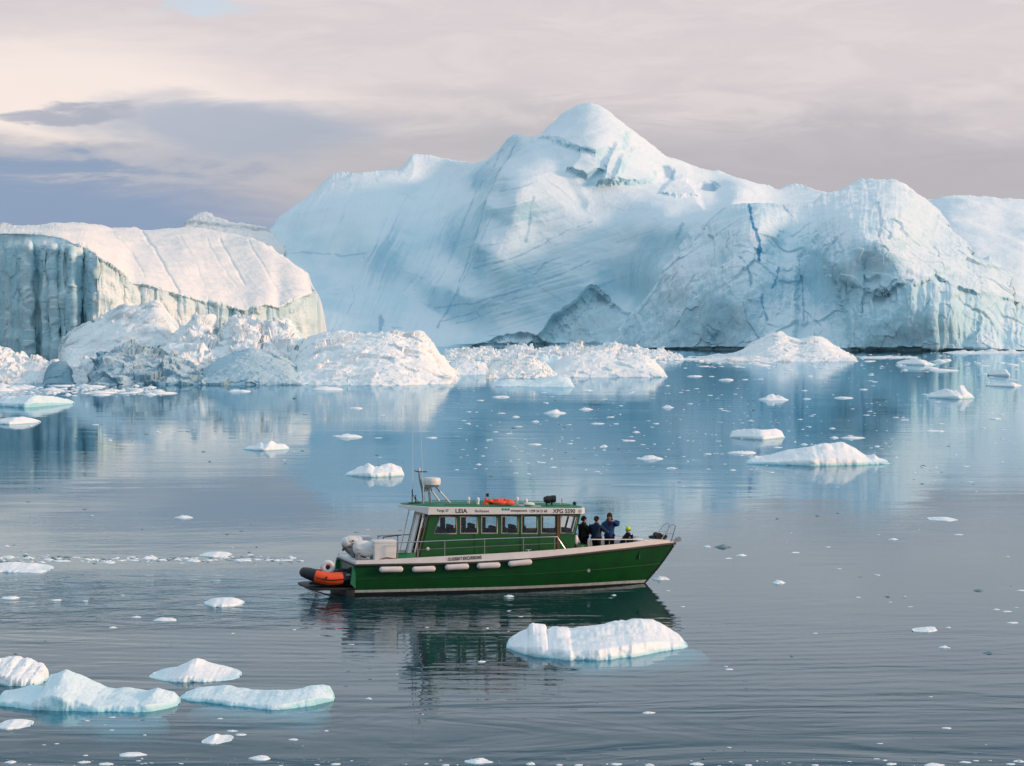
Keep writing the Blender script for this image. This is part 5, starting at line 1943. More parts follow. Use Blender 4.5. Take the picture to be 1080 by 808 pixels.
def build_rigging():
    # radar mast
    bx, bz = L(447, 528, 0)
    tx, tz = L(442, 496.5, 0)
    mast = empty("mast", (0, 0, 0))
    m = MB()
    bz0 = rz_at(bx) - 0.05
    m.tube([(bx, 0, bz0), (bx - 0.03, 0, bz0 + 0.45), (tx + 0.02, 0, tz - 0.25), (tx, 0, tz)], [0.05, 0.05, 0.045, 0.03])
    m.tube([(bx + 0.28, 0.15, bz0), (bx + 0.22, 0.10, bz0 + 0.5)], 0.025)
    m.tube([(bx + 0.28, -0.15, bz0), (bx + 0.22, -0.10, bz0 + 0.5)], 0.025)
    mast_o = m.build("mast", P_GREY, boat)
    bpy.data.objects.remove(mast)
    m = MB()
    m.tube([(tx - 0.10, -0.35, tz - 0.02), (tx - 0.10, 0.35, tz - 0.02)], 0.02)
    m.tube([(tx - 0.1, 0, tz - 0.03), (tx + 0.32, 0, tz - 0.05)], 0.022)
    m.build("crosstree", P_BLACK, mast_o)
    m = MB()
    m.lathe([(0.0, 0), (0.05, 0), (0.06, 0.05), (0.05, 0.12), (0.0, 0.14)], (tx, 0, tz - 0.02), 'z', 12)
    m.build("navigation_light", P_FENDER, mast_o)
    rx, rz = L(455.5, 510.5, 0)
    m = MB()
    m.box(rx - 0.25, rx + 0.22, -0.22, 0.22, rz - 0.12, rz - 0.05)
    m.box(rx - 0.30, rx - 0.10, -0.06, 0.06, rz - 0.3, rz - 0.12)
    m.build("radar_bracket", P_GREY, mast_o)
    m = MB()
    m.lathe([(0.0, -0.05), (0.28, -0.05), (0.34, -0.02), (0.35, 0.10), (0.345, 0.20), (0.30, 0.25), (0.15, 0.27), (0.0, 0.275)], (rx, 0, rz), 'z', 28)
    m.build("radar_dome", P_WHITE, boat)
    for (ax, ay), (cx, cy), y in (((455.6, 517.7), (463.4, 527), 0.25), ((464, 518.5), (474.8, 529), -0.25)):
        xa, za = L(ax, ay, y)
        xb, zb_ = L(cx, cy, y)
        m = MB()
        m.tube([(xa, y, za), (xb, y, zb_ - 0.06)], 0.035)
        m.build("radar_strut", P_FENDER, boat)
    m = MB()
    m.tube([L(455.6, 517.7, 0.25)[:1] + (0.25, L(455.6, 517.7, 0.25)[1]), (rx - 0.05, 0.1, rz - 0.08)], 0.03)
    m.tube([L(464, 518.5, -0.25)[:1] + (-0.25, L(464, 518.5, -0.25)[1]), (rx + 0.1, -0.1, rz - 0.08)], 0.03)
    m.build("strut_link", P_GREY, boat)
    # whip aerials
    for px, py0, py1, y, lean in ((435.3, 529, 415, 0.6, 0.0), (446.8, 527, 420, -0.3, -0.15), (591, 532, 455, 0.5, -0.2)):
        x, z = L(px, py0, y)
        x1, z1 = L(px, py1, y)
        z = rz_at(x) - 0.12 if x > -3.5 else 3.42
        m = MB()
        m.tube([(x, y, z), (x, y, z + 0.3), (x + lean * 0.5, y, (z + z1) / 2), (x + lean, y, z1)], [0.018, 0.011, 0.007, 0.004], 6)
        m.build("whip_aerial", P_WHITE, boat)
    m = MB()
    for px, py, y in ((434.5, 516, 0.3), (438, 522, -0.2)):
        x, z = L(px, py, y)
        m.tube([(x, y, 3.36), (x + 0.02, y, z)], 0.02, 6)
        m.tube([(x - 0.02, y, z - 0.1), (x + 0.22, y, 3.42)], 0.015, 6)
    m.tube([(-3.6, -0.3, 3.50), (-3.1, -0.25, 3.50)], 0.03)
    m.build("aerial_bracket", P_BLACK, boat)
    # roof fittings
    for px, y in ((494, -0.5), (504, -0.75), (545.4, -0.35)):
        x, _ = L(px, 526, y)
        m = MB()
        z = rz_at(x) - 0.04
        m.lathe([(0.0, 0), (0.075, 0), (0.055, 0.05), (0.06, 0.18), (0.075, 0.27), (0.05, 0.34), (0.0, 0.36)], (x, y, z), 'z', 14)
        m.build("roof_vent", P_WHITE, boat)
    m = MB()
    x, _ = L(558, 527, -0.5)
    z = rz_at(x) - 0.04
    m.ball((x, -0.5, z + 0.07), 0.24, 0.14, 0.09)
    m.ball((x - 0.13, -0.5, z + 0.2), 0.075, 0.075, 0.13)
    m.build("satellite_dome", P_WHITE, boat)
    for px, y in ((576.5, -0.15), (582, 0.25)):
        x, _ = L(px, 526, y)
        z = rz_at(x) - 0.03
        m = MB()
        m.lathe([(0.0, -0.12), (0.10, -0.11), (0.15, 0.0), (0.15, 0.14), (0.0, 0.15)], (x, y, z + 0.24), 'x', 16)
        m.tube([(x, y, z - 0.05), (x, y, z + 0.14)], 0.04)
        m.build("searchlight", P_BLACK, boat)
    m = MB()
    x, _ = L(606, 531, 0)
    m.ball((x, 0, rz_at(x) + 0.06), 0.08, 0.08, 0.07)
    m.lathe([(0.0, 0), (0.09, 0), (0.06, 0.08), (0.0, 0.08)], (x, 0, rz_at(x) - 0.07), 'z', 12)
    m.build("compass_dome", P_BLACK, boat)
    x, _ = L(593, 530, -0.4)
    m = MB()
    m.tube([(x, -0.4, rz_at(x) - 0.05), (x - 0.02, -0.4, rz_at(x) + 0.28)], 0.016, 6)
    m.build("horn_post", P_GREY, boat)


build_rigging()


def build_rails():
    for s in (-1, 1):
        y = s * 1.68
        pts = [L(418, 572.3, -1.68), L(441, 571.5, -1.68), L(520, 568.2, -1.68), L(560, 567, -1.68), L(587.5, 566.2, -1.68), L(596, 579, -1.62)]
        top = [(p[0], y if i < 5 else s * 1.60, p[1]) for i, p in enumerate(pts)]
        m = MB()
        m.tube(top, 0.024)
        rail = m.build("side_rail", P_STEEL, boat)
        mid = [(x, yy, float(bul_z(x)) + (z - float(bul_z(x))) * 0.5) for x, yy, z in top[:5]]
        m = MB()
        m.tube(mid, 0.010, 6)
        m.build("mid_wire", P_GREY, rail)
        for px in (419, 440.5, 469, 511, 552, 585):
            x = L(px, 575, -1.68)[0]
            z = np.interp(x, [p[0] for p in top], [p[2] for p in top])
            m = MB()
            m.tube([(x, y, float(bul_z(x)) - 0.02), (x, y, float(z))], 0.020, 6)
            m.build("stanchion", P_GREY, rail)
        # bow rail
        a = []
        for px, py, yy in ((623, 569, -1.42), (640, 569, -1.28), (660, 569, -1.02), (675, 569, -0.78), (683, 570, -0.62)):
            x, z = L(px, py, yy)
            a.append((x, s * -yy * -1 if s < 0 else -yy, z))
        m = MB()
        m.tube([(p[0], s * abs(p[1]), p[2]) for p in a], 0.020)
        br = m.build("bow_rail", P_FENDER, boat)
        for i in (0, 2, 3):
            x, yy, z = a[i]
            m = MB()
            m.tube([(x, s * abs(yy), float(bul_z(x)) - 0.03), (x, s * abs(yy), z)], 0.014, 6)
            m.build("stanchion", P_STEEL, br)
    for yy, pp in ((0.30, ((689, 568), (701.5, 551.6), (706, 552), (702, 567.7))), (-0.28, ((696, 571), (707.4, 552.9), (712.8, 553.6), (708.8, 571.8)))):
        P = []
        for px, py in pp:
            x, z = L(px, py, yy)
            P.append((x, yy, z))
        P[0] = (P[0][0], yy, min(P[0][2], float(bul_z(P[0][0])) + 0.02) - 0.03)
        P[3] = (P[3][0], yy * 0.6, float(bul_z(P[3][0])) - 0.02)
        # rounded shoulders
        q = [P[0]]
        for a, b, c in ((P[0], P[1], P[2]), (P[1], P[2], P[3])):
            a, b, c = Vector(a), Vector(b), Vector(c)
            d0, d1 = (a - b).normalized() * 0.09, (c - b).normalized() * 0.09
            q += [tuple(b + d0), tuple(b + (d0 + d1) * 0.25), tuple(b + d1)]
        q.append(P[3])
        m = MB()
        m.tube(q, 0.022)
        x, z = (P[0][0] + P[1][0]) / 2, (P[0][2] + P[1][2]) / 2
        m.tube([(x, yy, z), ((P[2][0] + P[3][0]) / 2, yy * 0.8, z - 0.02)], 0.014, 6)
        m.build("pulpit_hoop", P_STEEL, boat)
    # windlass with chain and the stem roller
    m = MB()
    x = 6.75
    z = float(bul_z(x))
    m.box(x - 0.28, x + 0.3, -0.16, 0.16, z - 0.02, z + 0.08)
    m.lathe([(0.0, -0.22), (0.13, -0.22), (0.10, -0.1), (0.10, 0.1), (0.13, 0.22), (0.0, 0.22)], (x, 0, z + 0.15), 'y', 14)
    m.ball((x + 0.27, 0.0, z + 0.10), 0.16, 0.13, 0.09)
    m.ball((x - 0.2, 0.05, z + 0.09), 0.16, 0.15, 0.07)
    m.build("windlass", P_BLACK, boat)
    m = MB()
    m.box(7.2, 7.68, -0.07, 0.07, 1.68, 1.76)
    m.lathe([(0.0, -0.08), (0.11, -0.08), (0.06, 0.0), (0.11, 0.08), (0.0, 0.08)], (7.64, 0, 1.78), 'y', 12)
    m.build("stem_roller", P_STEEL, boat)
    m = MB()
    for s in (-1, 1):
        for x in (6.05, 0.85):
            z = float(bul_z(x)) + 0.0
            y = s * (float(half_beam(x, 1.6)) - 0.06)
            m.tube([(x - 0.12, y, z + 0.06), (x + 0.12, y, z + 0.06)], 0.022)
            m.tube([(x, y, z - 0.02), (x, y, z + 0.06)], 0.025)
    m.build("mooring_cleat", P_STEEL, boat)
    # poles from the roof's after overhang to the deck
    for y, xo in ((-1.15, 0.0), (-0.2, -0.06), (0.85, -0.1)):
        m = MB()
        m.tube([(-3.20 + xo, y, 3.2), (-3.62 + xo, y, 1.38)], 0.024)
        m.build("overhang_pole", P_WHITE, boat)
    m = MB()
    m.tube([(-4.3, 1.1, 2.05), (-3.6, 1.1, 2.12)], 0.024)
    m.tube([(-4.3, 1.1, 1.36), (-4.3, 1.1, 2.05)], 0.02)
    m.build("after_rail", P_WOOD, boat)
    # lockers on the after deck
    for x0, x1, y0, y1, z1 in ((-5.22, -4.36, -1.45, -0.75, 2.12), (-5.75, -4.95, 0.25, 1.0, 2.16)):
        m = MB()
        m.box(x0, x1, y0, y1, 1.362, z1)
        lk = m.build("deck_locker", P_WHITE, boat, bevel=0.04)
        m = MB()
        m.box(x0 - 0.015, x1 + 0.015, y0 - 0.015, y1 + 0.015, z1 - 0.10, z1 + 0.012)
        m.build("lid", P_WHITE, lk, bevel=0.03)
    m = MB()
    m.box(-4.3, -3.55, -1.3, -1.26, 1.37, 1.62)
    m.box(-4.3, -4.26, -1.3, -0.2, 1.37, 1.62)
    m.build("spray_screen", P_ROOF, boat, bevel=0.01)
    m = MB()
    m.tube([(-5.0, -1.5, 1.40), (-4.75, -1.45, 1.46), (-4.5, -1.5, 1.42), (-4.25, -1.52, 1.41)], 0.03, 6)
    m.build("mooring_line", P_WOOD, boat)
    m = MB()
    m.box(5.30, 5.62, -0.55, 0.75, 1.102, 1.52)
    m.build("bow_bench", P_WHITE, boat, bevel=0.03)


build_rails()


# things carried on and by the boat --------------------------------------
def fenders():
    lab = ["long white fender nearest the stern on the green hull", "second long white fender from the stern, before the lettering", "middle long white fender, under the hull lettering's start",
           "fourth long white fender from the stern, after the lettering", "long white fender nearest the bow on the green hull"]
    for i, (a, b, y0, y1) in enumerate(((400, 425.5, 601, 600.5), (434.5, 459.5, 600.8, 599.8), (469, 494.5, 598.6, 597.2), (502.5, 527.5, 597, 595.8), (535.5, 561, 595, 592.5))):
        x0, z0 = L(a, y0, -1.86)
        x1, z1 = L(b, y1, -1.86)
        xm, zm = (x0 + x1) / 2, (z0 + z1) / 2
        y = -float(half_beam(xm, zm)) - 0.135
        f = aboard("fender", xm, y, zm, lab[i], "fender", "fenders along the hull")
        h = (x1 - x0) / 2
        m = MB()
        r = 0.115
        m.lathe([(0.0, -h), (0.04, -h), (0.07, -h + 0.02), (r * 0.9, -h + 0.05), (r, -h + 0.1), (r, h - 0.1), (r * 0.9, h - 0.05), (0.07, h - 0.02), (0.04, h), (0.0, h)], (0, 0, 0), 'x', 16)
        o = m.build("fender_body", P_FENDER, f)
        o.rotation_euler = (0, -math.atan2(z1 - z0, x1 - x0), 0)
        m = MB()
        dz = float(rub_z(xm)) + 0.02 - zm
        for sx in (-h + 0.03, h - 0.03):
            m.tube([(sx, 0, 0.05), (sx, 0.08, dz)], 0.012, 6)
        m.build("lanyard", P_BLACK, f)


fenders()


def dinghy():
    d = aboard("dinghy", -6.86, -0.66, 0.40, "orange and black inflatable dinghy stowed on the boat's stern platform", "dinghy")
    path = []
    for x, y in ((1.05, -0.58), (0.5, -0.60), (0.0, -0.60), (-0.4, -0.54), (-0.75, -0.38), (-0.92, -0.14), (-0.95, 0.05), (-0.92, 0.24), (-0.75, 0.46), (-0.4, 0.60), (0.0, 0.65), (0.5, 0.65), (1.05, 0.62)):
        z = 0.27 + 0.26 * max(0, -x - 0.1) ** 1.3 + 0.05 * max(0, x)
        path.append((x, y, z))
    P = [Vector(p) for p in path]
    m = MB()
    m.tube(path, [0.16] + [0.235] * 3 + [0.225, 0.205, 0.195, 0.205, 0.225] + [0.235] * 3 + [0.16], 14)
    m.build("buoyancy_tube", P_BLACK, d)
    # orange panel along the near side
    seg = [(-0.62, -0.455), (-0.4, -0.54), (-0.1, -0.595), (0.2, -0.60), (0.42, -0.60)]
    m = MB()
    m.tube([(x, y, 0.27 + 0.26 * max(0, -x - 0.1) ** 1.3 + 0.05 * max(0, x)) for x, y in seg], [0.238, 0.246, 0.248, 0.248, 0.246], 18)
    m.build("side_panel", P_ORANGE, d)
    m = MB()
    m.tube([(0.80, -0.59, 0.31), (1.0, -0.585, 0.32)], [0.242, 0.20], 18)
    m.build("side_panel", P_ORANGE, d)
    m = MB()
    m.tube([(x, y - 0.235, 0.24 + 0.26 * max(0, -x - 0.1) ** 1.3 + 0.05 * max(0, x)) for x, y in [(-0.85, -0.10), (-0.62, -0.45)] + seg[1:] + [(1.0, -0.6)]], 0.032, 8)
    m.build("rubbing_strake", P_BLACK, d)
    m = MB()
    m.prism([(-0.8, -0.1), (-0.4, -0.5), (1.0, -0.55), (1.0, 0.58), (-0.4, 0.55)], 0.02, 0.10)
    m.build("floor", P_DARK, d)
    m = MB()
    m.box(0.85, 0.95, -0.45, 0.5, 0.08, 0.50)
    m.box(0.30, 0.62, -0.42, 0.46, 0.40, 0.47)
    m.ball((0.62, -0.42, 0.49), 0.30, 0.22, 0.10)
    m.ball((0.90, -0.2, 0.55), 0.22, 0.25, 0.12)
    m.build("thwart", P_DARK, d, bevel=0.01)
    m = MB()
    rr = random.Random(3)
    for k in range(8):
        m.ball((0.35 + 0.11 * k, -0.45 + rr.uniform(-0.1, 0.3), 0.46 + rr.uniform(0, 0.14)), rr.uniform(0.08, 0.16), rr.uniform(0.1, 0.2), rr.uniform(0.06, 0.12), 10)
    m.tube([(0.3, -0.5, 0.52), (0.6, -0.55, 0.62), (0.95, -0.5, 0.58), (1.1, -0.45, 0.75)], 0.03)
    m.build("folded_cover", P_DARK, d)
    m = MB()
    m.lathe([(0, -0.01), (0.055, -0.01), (0.055, 0.012), (0, 0.014)], (-0.25, -0.805, 0.335), 'y', 12)
    m.build("valve", P_BLACK, d)
    m = MB()
    m.ball((0.62, -0.80, 0.42), 0.10, 0.03, 0.05)
    m.build("name_patch", P_GREY, d)
    # round white fender standing in the dinghy
    x, z = L(346, 598.5, -0.8)
    f = aboard("ring_fender", x, -0.75, z, "round white ring fender standing in the orange dinghy", "fender")
    m = MB()
    pts = [(0.19 * math.cos(a), 0.0, 0.19 * math.sin(a)) for a in np.linspace(0, 2 * math.pi, 25)]
    m.b.free()
    m.b = bmesh.new()
    G = []
    for a in np.linspace(0, 2 * math.pi, 24, endpoint=False):
        c = Vector((math.cos(a), 0, math.sin(a)))
        G.append([tuple(c * 0.185 + c * 0.11 * math.cos(t) + Vector((0, 0.12 * math.sin(t), 0))) for t in np.linspace(0, 2 * math.pi, 12, endpoint=False)])
    rows = m.grid(G, close=True)
    for k in range(12):
        j = (k + 1) % 12
        m.b.faces.new((rows[-1][k], rows[-1][j], rows[0][j], rows[0][k]))
    m.build("ring", P_WHITE, f)
    m = MB()
    m.lathe([(0, -0.07), (0.085, -0.07), (0.085, 0.07), (0, 0.07)], (0, 0, 0), 'y', 16)
    m.build("hub", P_BLACK, f)
    f.rotation_euler = (0, 0, YAW + R(-12))


dinghy()


def engine_and_raft():
    x, z = L(369, 570, 0.1)
    e = aboard("outboard_motor", x, -0.1, z, "white outboard motor tilted over the boat's stern", "outboard motor")
    m = MB()
    m.ball((0.05, 0, 0.0), 0.38, 0.24, 0.20, 20)
    m.ball((-0.15, 0, -0.06), 0.25, 0.22, 0.23, 20)
    m.ball((0.28, 0, 0.03), 0.20, 0.2, 0.15, 16)
    cw = m.build("cowl", P_WHITE, e)
    m = MB()
    m.plate([(-0.05, 0.02), (0.02, 0.05), (0.10, 0.02), (0.02, -0.02)], -0.255, -0.262)
    m.plate([(-0.02, -0.09), (0.06, -0.07), (0.08, -0.11), (0.0, -0.13)], -0.25, -0.257)
    m.build("logo", P_INK, cw)
    m = MB()
    m.ball((-0.02, 0, -0.17), 0.36, 0.20, 0.12)
    m.tube([(-0.25, 0, -0.18), (-0.05, 0, -0.40), (0.16, 0, -0.62)], [0.14, 0.13, 0.10], 10)
    m.tube([(0.16, 0, -0.62), (0.24, 0, -0.84)], [0.09, 0.06], 8)
    m.build("leg", P_GREY, e)
    m = MB()
    m.box(0.10, 0.30, -0.16, 0.16, -0.75, -0.45)
    m.tube([(0.2, -0.15, -0.5), (0.5, -0.2, -0.62), (0.55, -0.2, -0.72)], 0.05)
    m.tube([(0.2, 0.15, -0.5), (0.5, 0.2, -0.62), (0.55, 0.2, -0.72)], 0.05)
    m.tube([(-0.3, -0.18, -0.25), (-0.36, -0.12, -0.36)], 0.05)
    m.build("mounting_bracket", P_WOOD, e)
    x, z = L(384, 579, -0.75)
    c = aboard("life_raft", x, -0.95, z, "white life raft canister with a seam beside the outboard motor", "life raft")
    m = MB()
    m.lathe([(0.0, -0.50), (0.10, -0.49), (0.24, -0.42), (0.29, -0.3), (0.31, 0.0), (0.29, 0.3), (0.24, 0.42), (0.10, 0.49), (0.0, 0.50)], (0, 0, 0.04), 'x', 24)
    sh = m.build("canister", P_WHITE, c)
    sh.rotation_euler = (0, R(8), 0)
    m = MB()
    m.prism([(-0.47, -0.2), (-0.38, -0.30), (0.38, -0.30), (0.47, -0.2), (0.47, 0.2), (0.38, 0.30), (-0.38, 0.30), (-0.47, 0.2)], 0.0, 0.05)
    sm = m.build("seam", P_FENDER, sh, bevel=0.01)
    sm.location = (0, 0, -0.01)
    m = MB()
    m.plate([(0.20, 0.18), (0.28, 0.14), (0.36, 0.18), (0.30, 0.10), (0.26, 0.10)], -0.30, -0.307)
    m.build("emblem", P_REDP, sh)
    m = MB()
    zf = 1.362 - z
    m.box(-0.35, -0.25, -0.25, 0.25, zf, -0.15)
    m.box(0.25, 0.35, -0.25, 0.25, zf, -0.15)
    m.build("cradle", P_GREY, c)


engine_and_raft()


def roof_gear():
    x0, _ = L(522, 528, -0.7)
    z = rz_at(x0) + 0.0
    g = aboard("life_buoy", x0 + 0.1, -0.62, z, "orange life buoys and cloth bundle lying on the green roof", "life buoy")
    m = MB()
    for dx, dz, rr in ((0.1, 0.09, 0.34), (0.42, 0.07, 0.30)):
        G = []
        for a in np.linspace(0, 2 * math.pi, 26, endpoint=False):
            c = Vector((math.cos(a), math.sin(a), 0))
            G.append([tuple(Vector((dx, 0, dz)) + c * rr * 0.72 + c * 0.10 * math.cos(t) + Vector((0, 0, 0.08 * math.sin(t)))) for t in np.linspace(0, 2 * math.pi, 10, endpoint=False)])
        rows = m.grid(G, close=True)
        for k in range(10):
            j = (k + 1) % 10
            m.b.faces.new((rows[-1][k], rows[-1][j], rows[0][j], rows[0][k]))
    m.build("ring", P_RED, g)
    m = MB()
    rnd = random.Random(5)
    for k in range(9):
        m.ball((-0.30 + 0.115 * k, rnd.uniform(-0.2, 0.15), 0.10 + rnd.uniform(0, 0.08) + (0.06 if 1 < k < 5 else 0)), rnd.uniform(0.09, 0.17), rnd.uniform(0.1, 0.2), rnd.uniform(0.05, 0.10), 12)
    m.build("cloth_cover", P_RED, g)
    x, _ = L(512.5, 527, -0.6)
    b = aboard("marker_buoy", x, -0.6, rz_at(x), "small orange marker buoy with a dark flag at the after end of the orange bundle", "buoy")
    m = MB()
    m.lathe([(0.0, 0), (0.17, 0), (0.14, 0.08), (0.06, 0.16), (0.05, 0.28), (0.0, 0.3)], (0, 0, 0), 'z', 14)
    m.build("float", P_RED, b)
    m = MB()
    m.tube([(0, 0, 0.28), (0.0, 0, 0.46)], 0.012, 6)
    m.build("staff", P_GREY, b)
    m = MB()
    m.box(0.0, 0.12, -0.01, 0.01, 0.33, 0.46)
    m.build("flag", P_DARK, b)


roof_gear()


# people -------------------------------------------------------------------
def skinned(name, nodes, edges, mat, parent, subdiv=2):
    """one continuous figure grown round a jointed skeleton; nodes: (x, y, z, rx, ry)"""
    me = bpy.data.meshes.new(name)
    me.from_pydata([n[:3] for n in nodes], edges, [])
    tmp = bpy.data.objects.new(name + "_tmp", me)
    COL.objects.link(tmp)
    md = tmp.modifiers.new("s", 'SKIN')
    if not me.skin_vertices:
        pass
    md.use_smooth_shade = True
    sv = me.skin_vertices[0].data if me.skin_vertices else None
    if sv is None:
        bpy.context.view_layer.objects.active = tmp
        tmp.select_set(True)
        bm = bmesh.new()
        bm.from_mesh(me)
        bm.verts.layers.skin.verify()
        bm.to_mesh(me)
        bm.free()
        sv = me.skin_vertices[0].data
    for i, n in enumerate(nodes):
        sv[i].radius = (n[3], n[4] if len(n) > 4 else n[3])
        sv[i].use_root = (i == 0)
    if subdiv:
        sd_ = tmp.modifiers.new("u", 'SUBSURF')
        sd_.levels = subdiv
        sd_.render_levels = subdiv
    bpy.context.view_layer.update()
    out = bpy.data.meshes.new_from_object(tmp.evaluated_get(bpy.context.evaluated_depsgraph_get()))
    bpy.data.objects.remove(tmp)
    out.name = name
    for p in out.polygons:
        p.use_smooth = True
    out.materials.clear()
    out.materials.append(mat)
    o = bpy.data.objects.new(name, out)
    o.parent = parent
    COL.objects.link(o)
    return o


P_SKIN = paint("skin", (0.42, 0.22, 0.15), 0.55, wear=0.1, scale=20)
P_HAIR = paint("dark_brown_hair", (0.035, 0.018, 0.010), 0.7)
P_EYE = paint("eye", (0.02, 0.015, 0.012), 0.3)
P_LIP = paint("lip", (0.33, 0.12, 0.09), 0.5)


def person(x, y, zf, face, height, jacket, trousers, label, hat=None, hood=None, arms=None, seated=False, inner=None, hair=True, group=None):
    """face: heading in the boat frame (0 = towards the bow); the figure is built looking along +x"""
    p = aboard("person", x, y, zf, label, "person", group, rz=face)
    k = height / 1.75
    hip = 0.90 if not seated else 0.44
    up = hip - 0.90
    arms = arms or (((0.10, -0.30, 1.12), (0.25, -0.26, 0.92)), ((0.05, 0.30, 1.12), (0.18, 0.28, 0.90)))
    N, E = [], []

    def add(n, prev=None):
        N.append((n[0] * k, n[1] * k, n[2] * k) + tuple(r * k for r in n[3:]))
        if prev is not None:
            E.append((prev, len(N) - 1))
        return len(N) - 1

    def z(v):
        return v + up
    pel = add((0, 0, z(0.93), 0.15, 0.12))
    wst = add((0, 0, z(1.10), 0.13, 0.10), pel)
    ch = add((0.0, 0, z(1.30), 0.16, 0.11), wst)
    nb = add((0.0, 0, z(1.45), 0.075, 0.07), ch)
    nk = add((0.015, 0, z(1.52), 0.055, 0.055), nb)
    jaw = add((0.035, 0, z(1.58), 0.068, 0.078), nk)
    hd = add((0.02, 0, z(1.66), 0.078, 0.098), jaw)
    add((0.005, 0, z(1.72), 0.066, 0.080), hd)
    hands = []
    for s, (el, wr) in zip((-1, 1), arms):
        sh = add((0, s * 0.18, z(1.40), 0.065), ch)
        e_ = add((el[0], el[1], z(el[2]), 0.048), sh)
        w_ = add((wr[0], wr[1], z(wr[2]), 0.032), e_)
        d = Vector((wr[0] - el[0], wr[1] - el[1], wr[2] - el[2])).normalized()
        hands.append((s, Vector((wr[0], wr[1], z(wr[2]))), d))
        add((wr[0] + d.x * 0.08, wr[1] + d.y * 0.08, z(wr[2]) + d.z * 0.08, 0.040, 0.020), w_)
    legs = []
    for s in (-1, 1):
        if seated:
            jl = [(0.05, s * 0.10, 0.46, 0.095), (0.45, s * 0.12, 0.47, 0.062), (0.46, s * 0.12, 0.10, 0.040), (0.62, s * 0.13, 0.05, 0.045, 0.03)]
        else:
            jl = [(0.0, s * 0.10, 0.86, 0.095), (0.03, s * 0.11, 0.48, 0.062), (0.0, s * 0.12, 0.10, 0.042), (0.15, s * 0.14, 0.04, 0.045, 0.03)]
        prev = pel
        for n in jl:
            prev = add(n, prev)
        legs.append(jl)
    body_o = skinned("body", N, E, P_SKIN, p, 2)
    # hands: five fingers each
    m = MB()
    for s, w, d in hands:
        side = d.cross(Vector((0, 0, 1)))
        if side.length < 0.1:
            side = Vector((1, 0, 0))
        side.normalize()
        nrm = side.cross(d)
        palm = w + d * 0.09
        for i, (off, ln) in enumerate(((-0.030, 0.058), (-0.010, 0.072), (0.010, 0.075), (0.029, 0.066))):
            a = palm + side * off
            q = [a, a + d * ln * 0.5 + nrm * 0.004, a + d * ln * 0.85 - nrm * 0.022, a + d * ln * 0.95 - nrm * 0.045]
            m.tube([v * k for v in q], [0.0105 * k, 0.0095 * k, 0.0085 * k, 0.006 * k], 6)
        a = w + d * 0.045 - side * 0.035 * s
        q = [a, a + d * 0.03 - side * 0.028 * s, a + d * 0.062 - side * 0.032 * s - nrm * 0.012]
        m.tube([v * k for v in q], [0.012 * k, 0.011 * k, 0.007 * k], 6)
    m.build("fingers", P_SKIN, body_o)
    # face
    hz = z(1.645)
    m = MB()
    m.tube([Vector((0.112, 0, hz + 0.02)) * k, Vector((0.138, 0, hz - 0.025)) * k, Vector((0.118, 0, hz - 0.035)) * k], [0.010 * k, 0.017 * k, 0.012 * k], 8)
    for s in (-1, 1):
        m.ball(Vector((0.015, s * 0.082, hz - 0.005)) * k, 0.022 * k, 0.010 * k, 0.033 * k, 10)
    m.build("nose_and_ears", P_SKIN, body_o)
    for s in (-1, 1):
        m = MB()
        m.ball(Vector((0.108, s * 0.032, hz + 0.015)) * k, 0.008 * k, 0.013 * k, 0.008 * k, 8)
        m.build("eye", P_EYE, body_o)
    m = MB()
    m.ball(Vector((0.112, 0, hz - 0.065)) * k, 0.008 * k, 0.026 * k, 0.008 * k, 8)
    m.build("mouth", P_LIP, body_o)
    # jacket
    N.clear()
    E.clear()
    hem = add((0, 0, z(0.74), 0.26, 0.21))
    a = add((0, 0, z(0.98), 0.26, 0.21), hem)
    b = add((0, 0, z(1.14), 0.25, 0.20), a)
    c = add((0, 0, z(1.31), 0.265, 0.20), b)
    add((0.0, 0, z(1.46), 0.105, 0.10), c)
    for s, (el, wr) in zip((-1, 1), arms):
        sh = add((0, s * 0.20, z(1.385), 0.122), c)
        e_ = add((el[0], el[1], z(el[2]), 0.102), sh)
        wv = Vector((wr[0], wr[1], wr[2])) * 0.97 + Vector(el) * 0.03
        add((wv.x, wv.y, z(wv.z), 0.066), e_)
    skinned("jacket", N, E, jacket, p, 2)
    m = MB()
    m.tube([Vector((0.01, 0, z(1.44))) * k, Vector((0.015, 0, z(1.53))) * k], [0.11 * k, 0.095 * k], 12, caps=False)
    m.build("collar", jacket, p)
    if inner is not None:
        m = MB()
        m.ball(Vector((0.135, 0.0, z(1.18))) * k, 0.065 * k, 0.10 * k, 0.28 * k, 14)
        m.build("pullover", inner, p)
    # trousers
    N.clear()
    E.clear()
    t0 = add((0, 0, z(0.95), 0.165, 0.135))
    for jl in legs:
        prev = t0
        for n in jl[:3]:
            prev = add((n[0], n[1], n[2] + 0.0, n[3] + 0.028), prev)
    skinned("trousers", N, E, trousers, p, 2)
    for s, jl in zip((-1, 1), legs):
        n = jl[-1]
        m = MB()
        m.ball(Vector((n[0] - 0.07, n[1], 0.055)) * k, 0.145 * k, 0.055 * k, 0.055 * k, 12)
        m.tube([Vector((jl[2][0], jl[2][1], 0.05)) * k, Vector((jl[2][0], jl[2][1], 0.2)) * k], 0.062 * k, 10)
        m.build("boot", P_BLACK, p)
    if hair:
        m = MB()
        m.ball(Vector((-0.018, 0, hz + 0.035)) * k, 0.108 * k, 0.094 * k, 0.105 * k, 16)
        m.build("hair", P_HAIR, p)
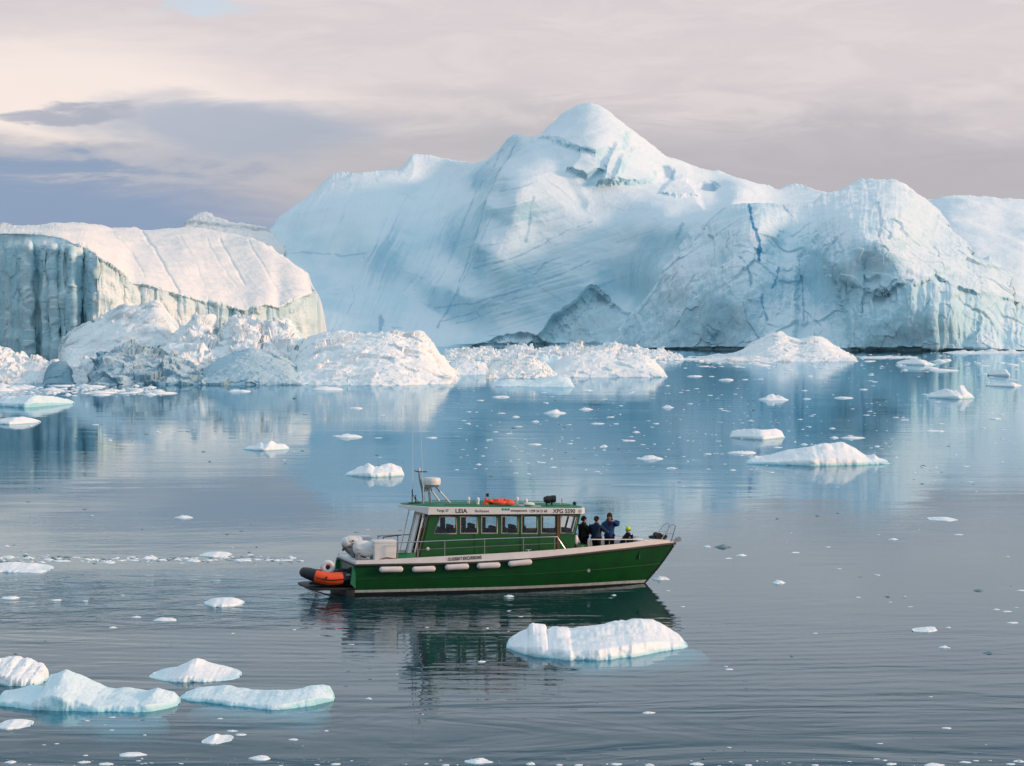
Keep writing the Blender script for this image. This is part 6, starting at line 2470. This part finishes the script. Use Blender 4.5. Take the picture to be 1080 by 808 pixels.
    if hat is not None:
        m = MB()
        m.lathe([(0.108 * k, 0.0), (0.112 * k, 0.03 * k), (0.104 * k, 0.075 * k), (0.075 * k, 0.12 * k), (0.03 * k, 0.142 * k), (0.0, 0.146 * k)], (0.008 * k, 0, (hz + 0.02) * k), 'z', 18)
        h = m.build("hat", hat, p)
        m = MB()
        m.lathe([(0.112 * k, 0.0), (0.120 * k, 0.005 * k), (0.120 * k, 0.04 * k), (0.112 * k, 0.045 * k)], (0.008 * k, 0, (hz + 0.015) * k), 'z', 18)
        m.build("hat_brim", hat, h)
    if hood is not None:
        m = MB()
        m.ball(Vector((-0.03, 0, hz + 0.01)) * k, 0.125 * k, 0.12 * k, 0.145 * k, 16)
        m.ball(Vector((-0.04, 0, z(1.50))) * k, 0.12 * k, 0.15 * k, 0.09 * k, 14)
        m.build("hood", hood, p)
    return p


def crew():
    navy = paint("navy_jacket", (0.012, 0.028, 0.065), 0.8, spec=0.2)
    blue = paint("blue_jacket", (0.014, 0.055, 0.16), 0.8, spec=0.2)
    olive = paint("charcoal_jacket", (0.022, 0.023, 0.022), 0.85, spec=0.2)
    dark = paint("dark_trousers", (0.010, 0.010, 0.013), 0.9, spec=0.2)
    black = paint("black_jacket", (0.012, 0.013, 0.018), 0.85, spec=0.2)
    maroon = paint("dark_red_pullover", (0.055, 0.018, 0.018), 0.9, spec=0.2)
    neon = paint("neon_yellow_knit", (0.62, 0.85, 0.02), 0.85, spec=0.2)
    knit = paint("black_knit", (0.012, 0.011, 0.012), 0.9, spec=0.2)
    brown = paint("brown_hood", (0.055, 0.030, 0.020), 0.85, spec=0.2)
    x, _ = L(615.5, 560, 0.15)
    person(x, 0.15, 1.06, R(15), 1.70, olive, dark, "person in charcoal jacket and dark cap standing against the wheelhouse front", hat=knit,
           arms=(((0.12, -0.29, 1.14), (0.30, -0.16, 1.08)), ((0.06, 0.30, 1.12), (0.26, 0.18, 1.05))))
    x, _ = L(629.0, 560, -0.35)
    person(x, -0.35, 1.06, R(38), 1.72, navy, dark, "person in navy jacket and black hat seen from behind on the foredeck", hat=knit,
           arms=(((0.16, -0.31, 1.20), (0.40, -0.24, 1.16)), ((0.06, 0.30, 1.12), (0.22, 0.24, 0.95))))
    x, _ = L(642.8, 560, 0.35)
    person(x, 0.35, 1.06, R(-118), 1.80, blue, dark, "person in blue open jacket and brown hood with one elbow raised", hood=brown, inner=maroon,
           arms=(((0.10, -0.30, 1.13), (0.27, -0.14, 1.12)), ((0.06, 0.40, 1.32), (0.17, 0.16, 1.46))))
    x, _ = L(662.5, 568, 0.15)
    person(x, 0.15, 1.10, R(188), 1.62, black, dark, "person in neon yellow hat and black jacket sitting in the bow", hat=neon, seated=True,
           arms=(((0.10, -0.29, 1.14), (0.32, -0.18, 1.02)), ((0.10, 0.29, 1.14), (0.32, 0.18, 1.02))))


crew()
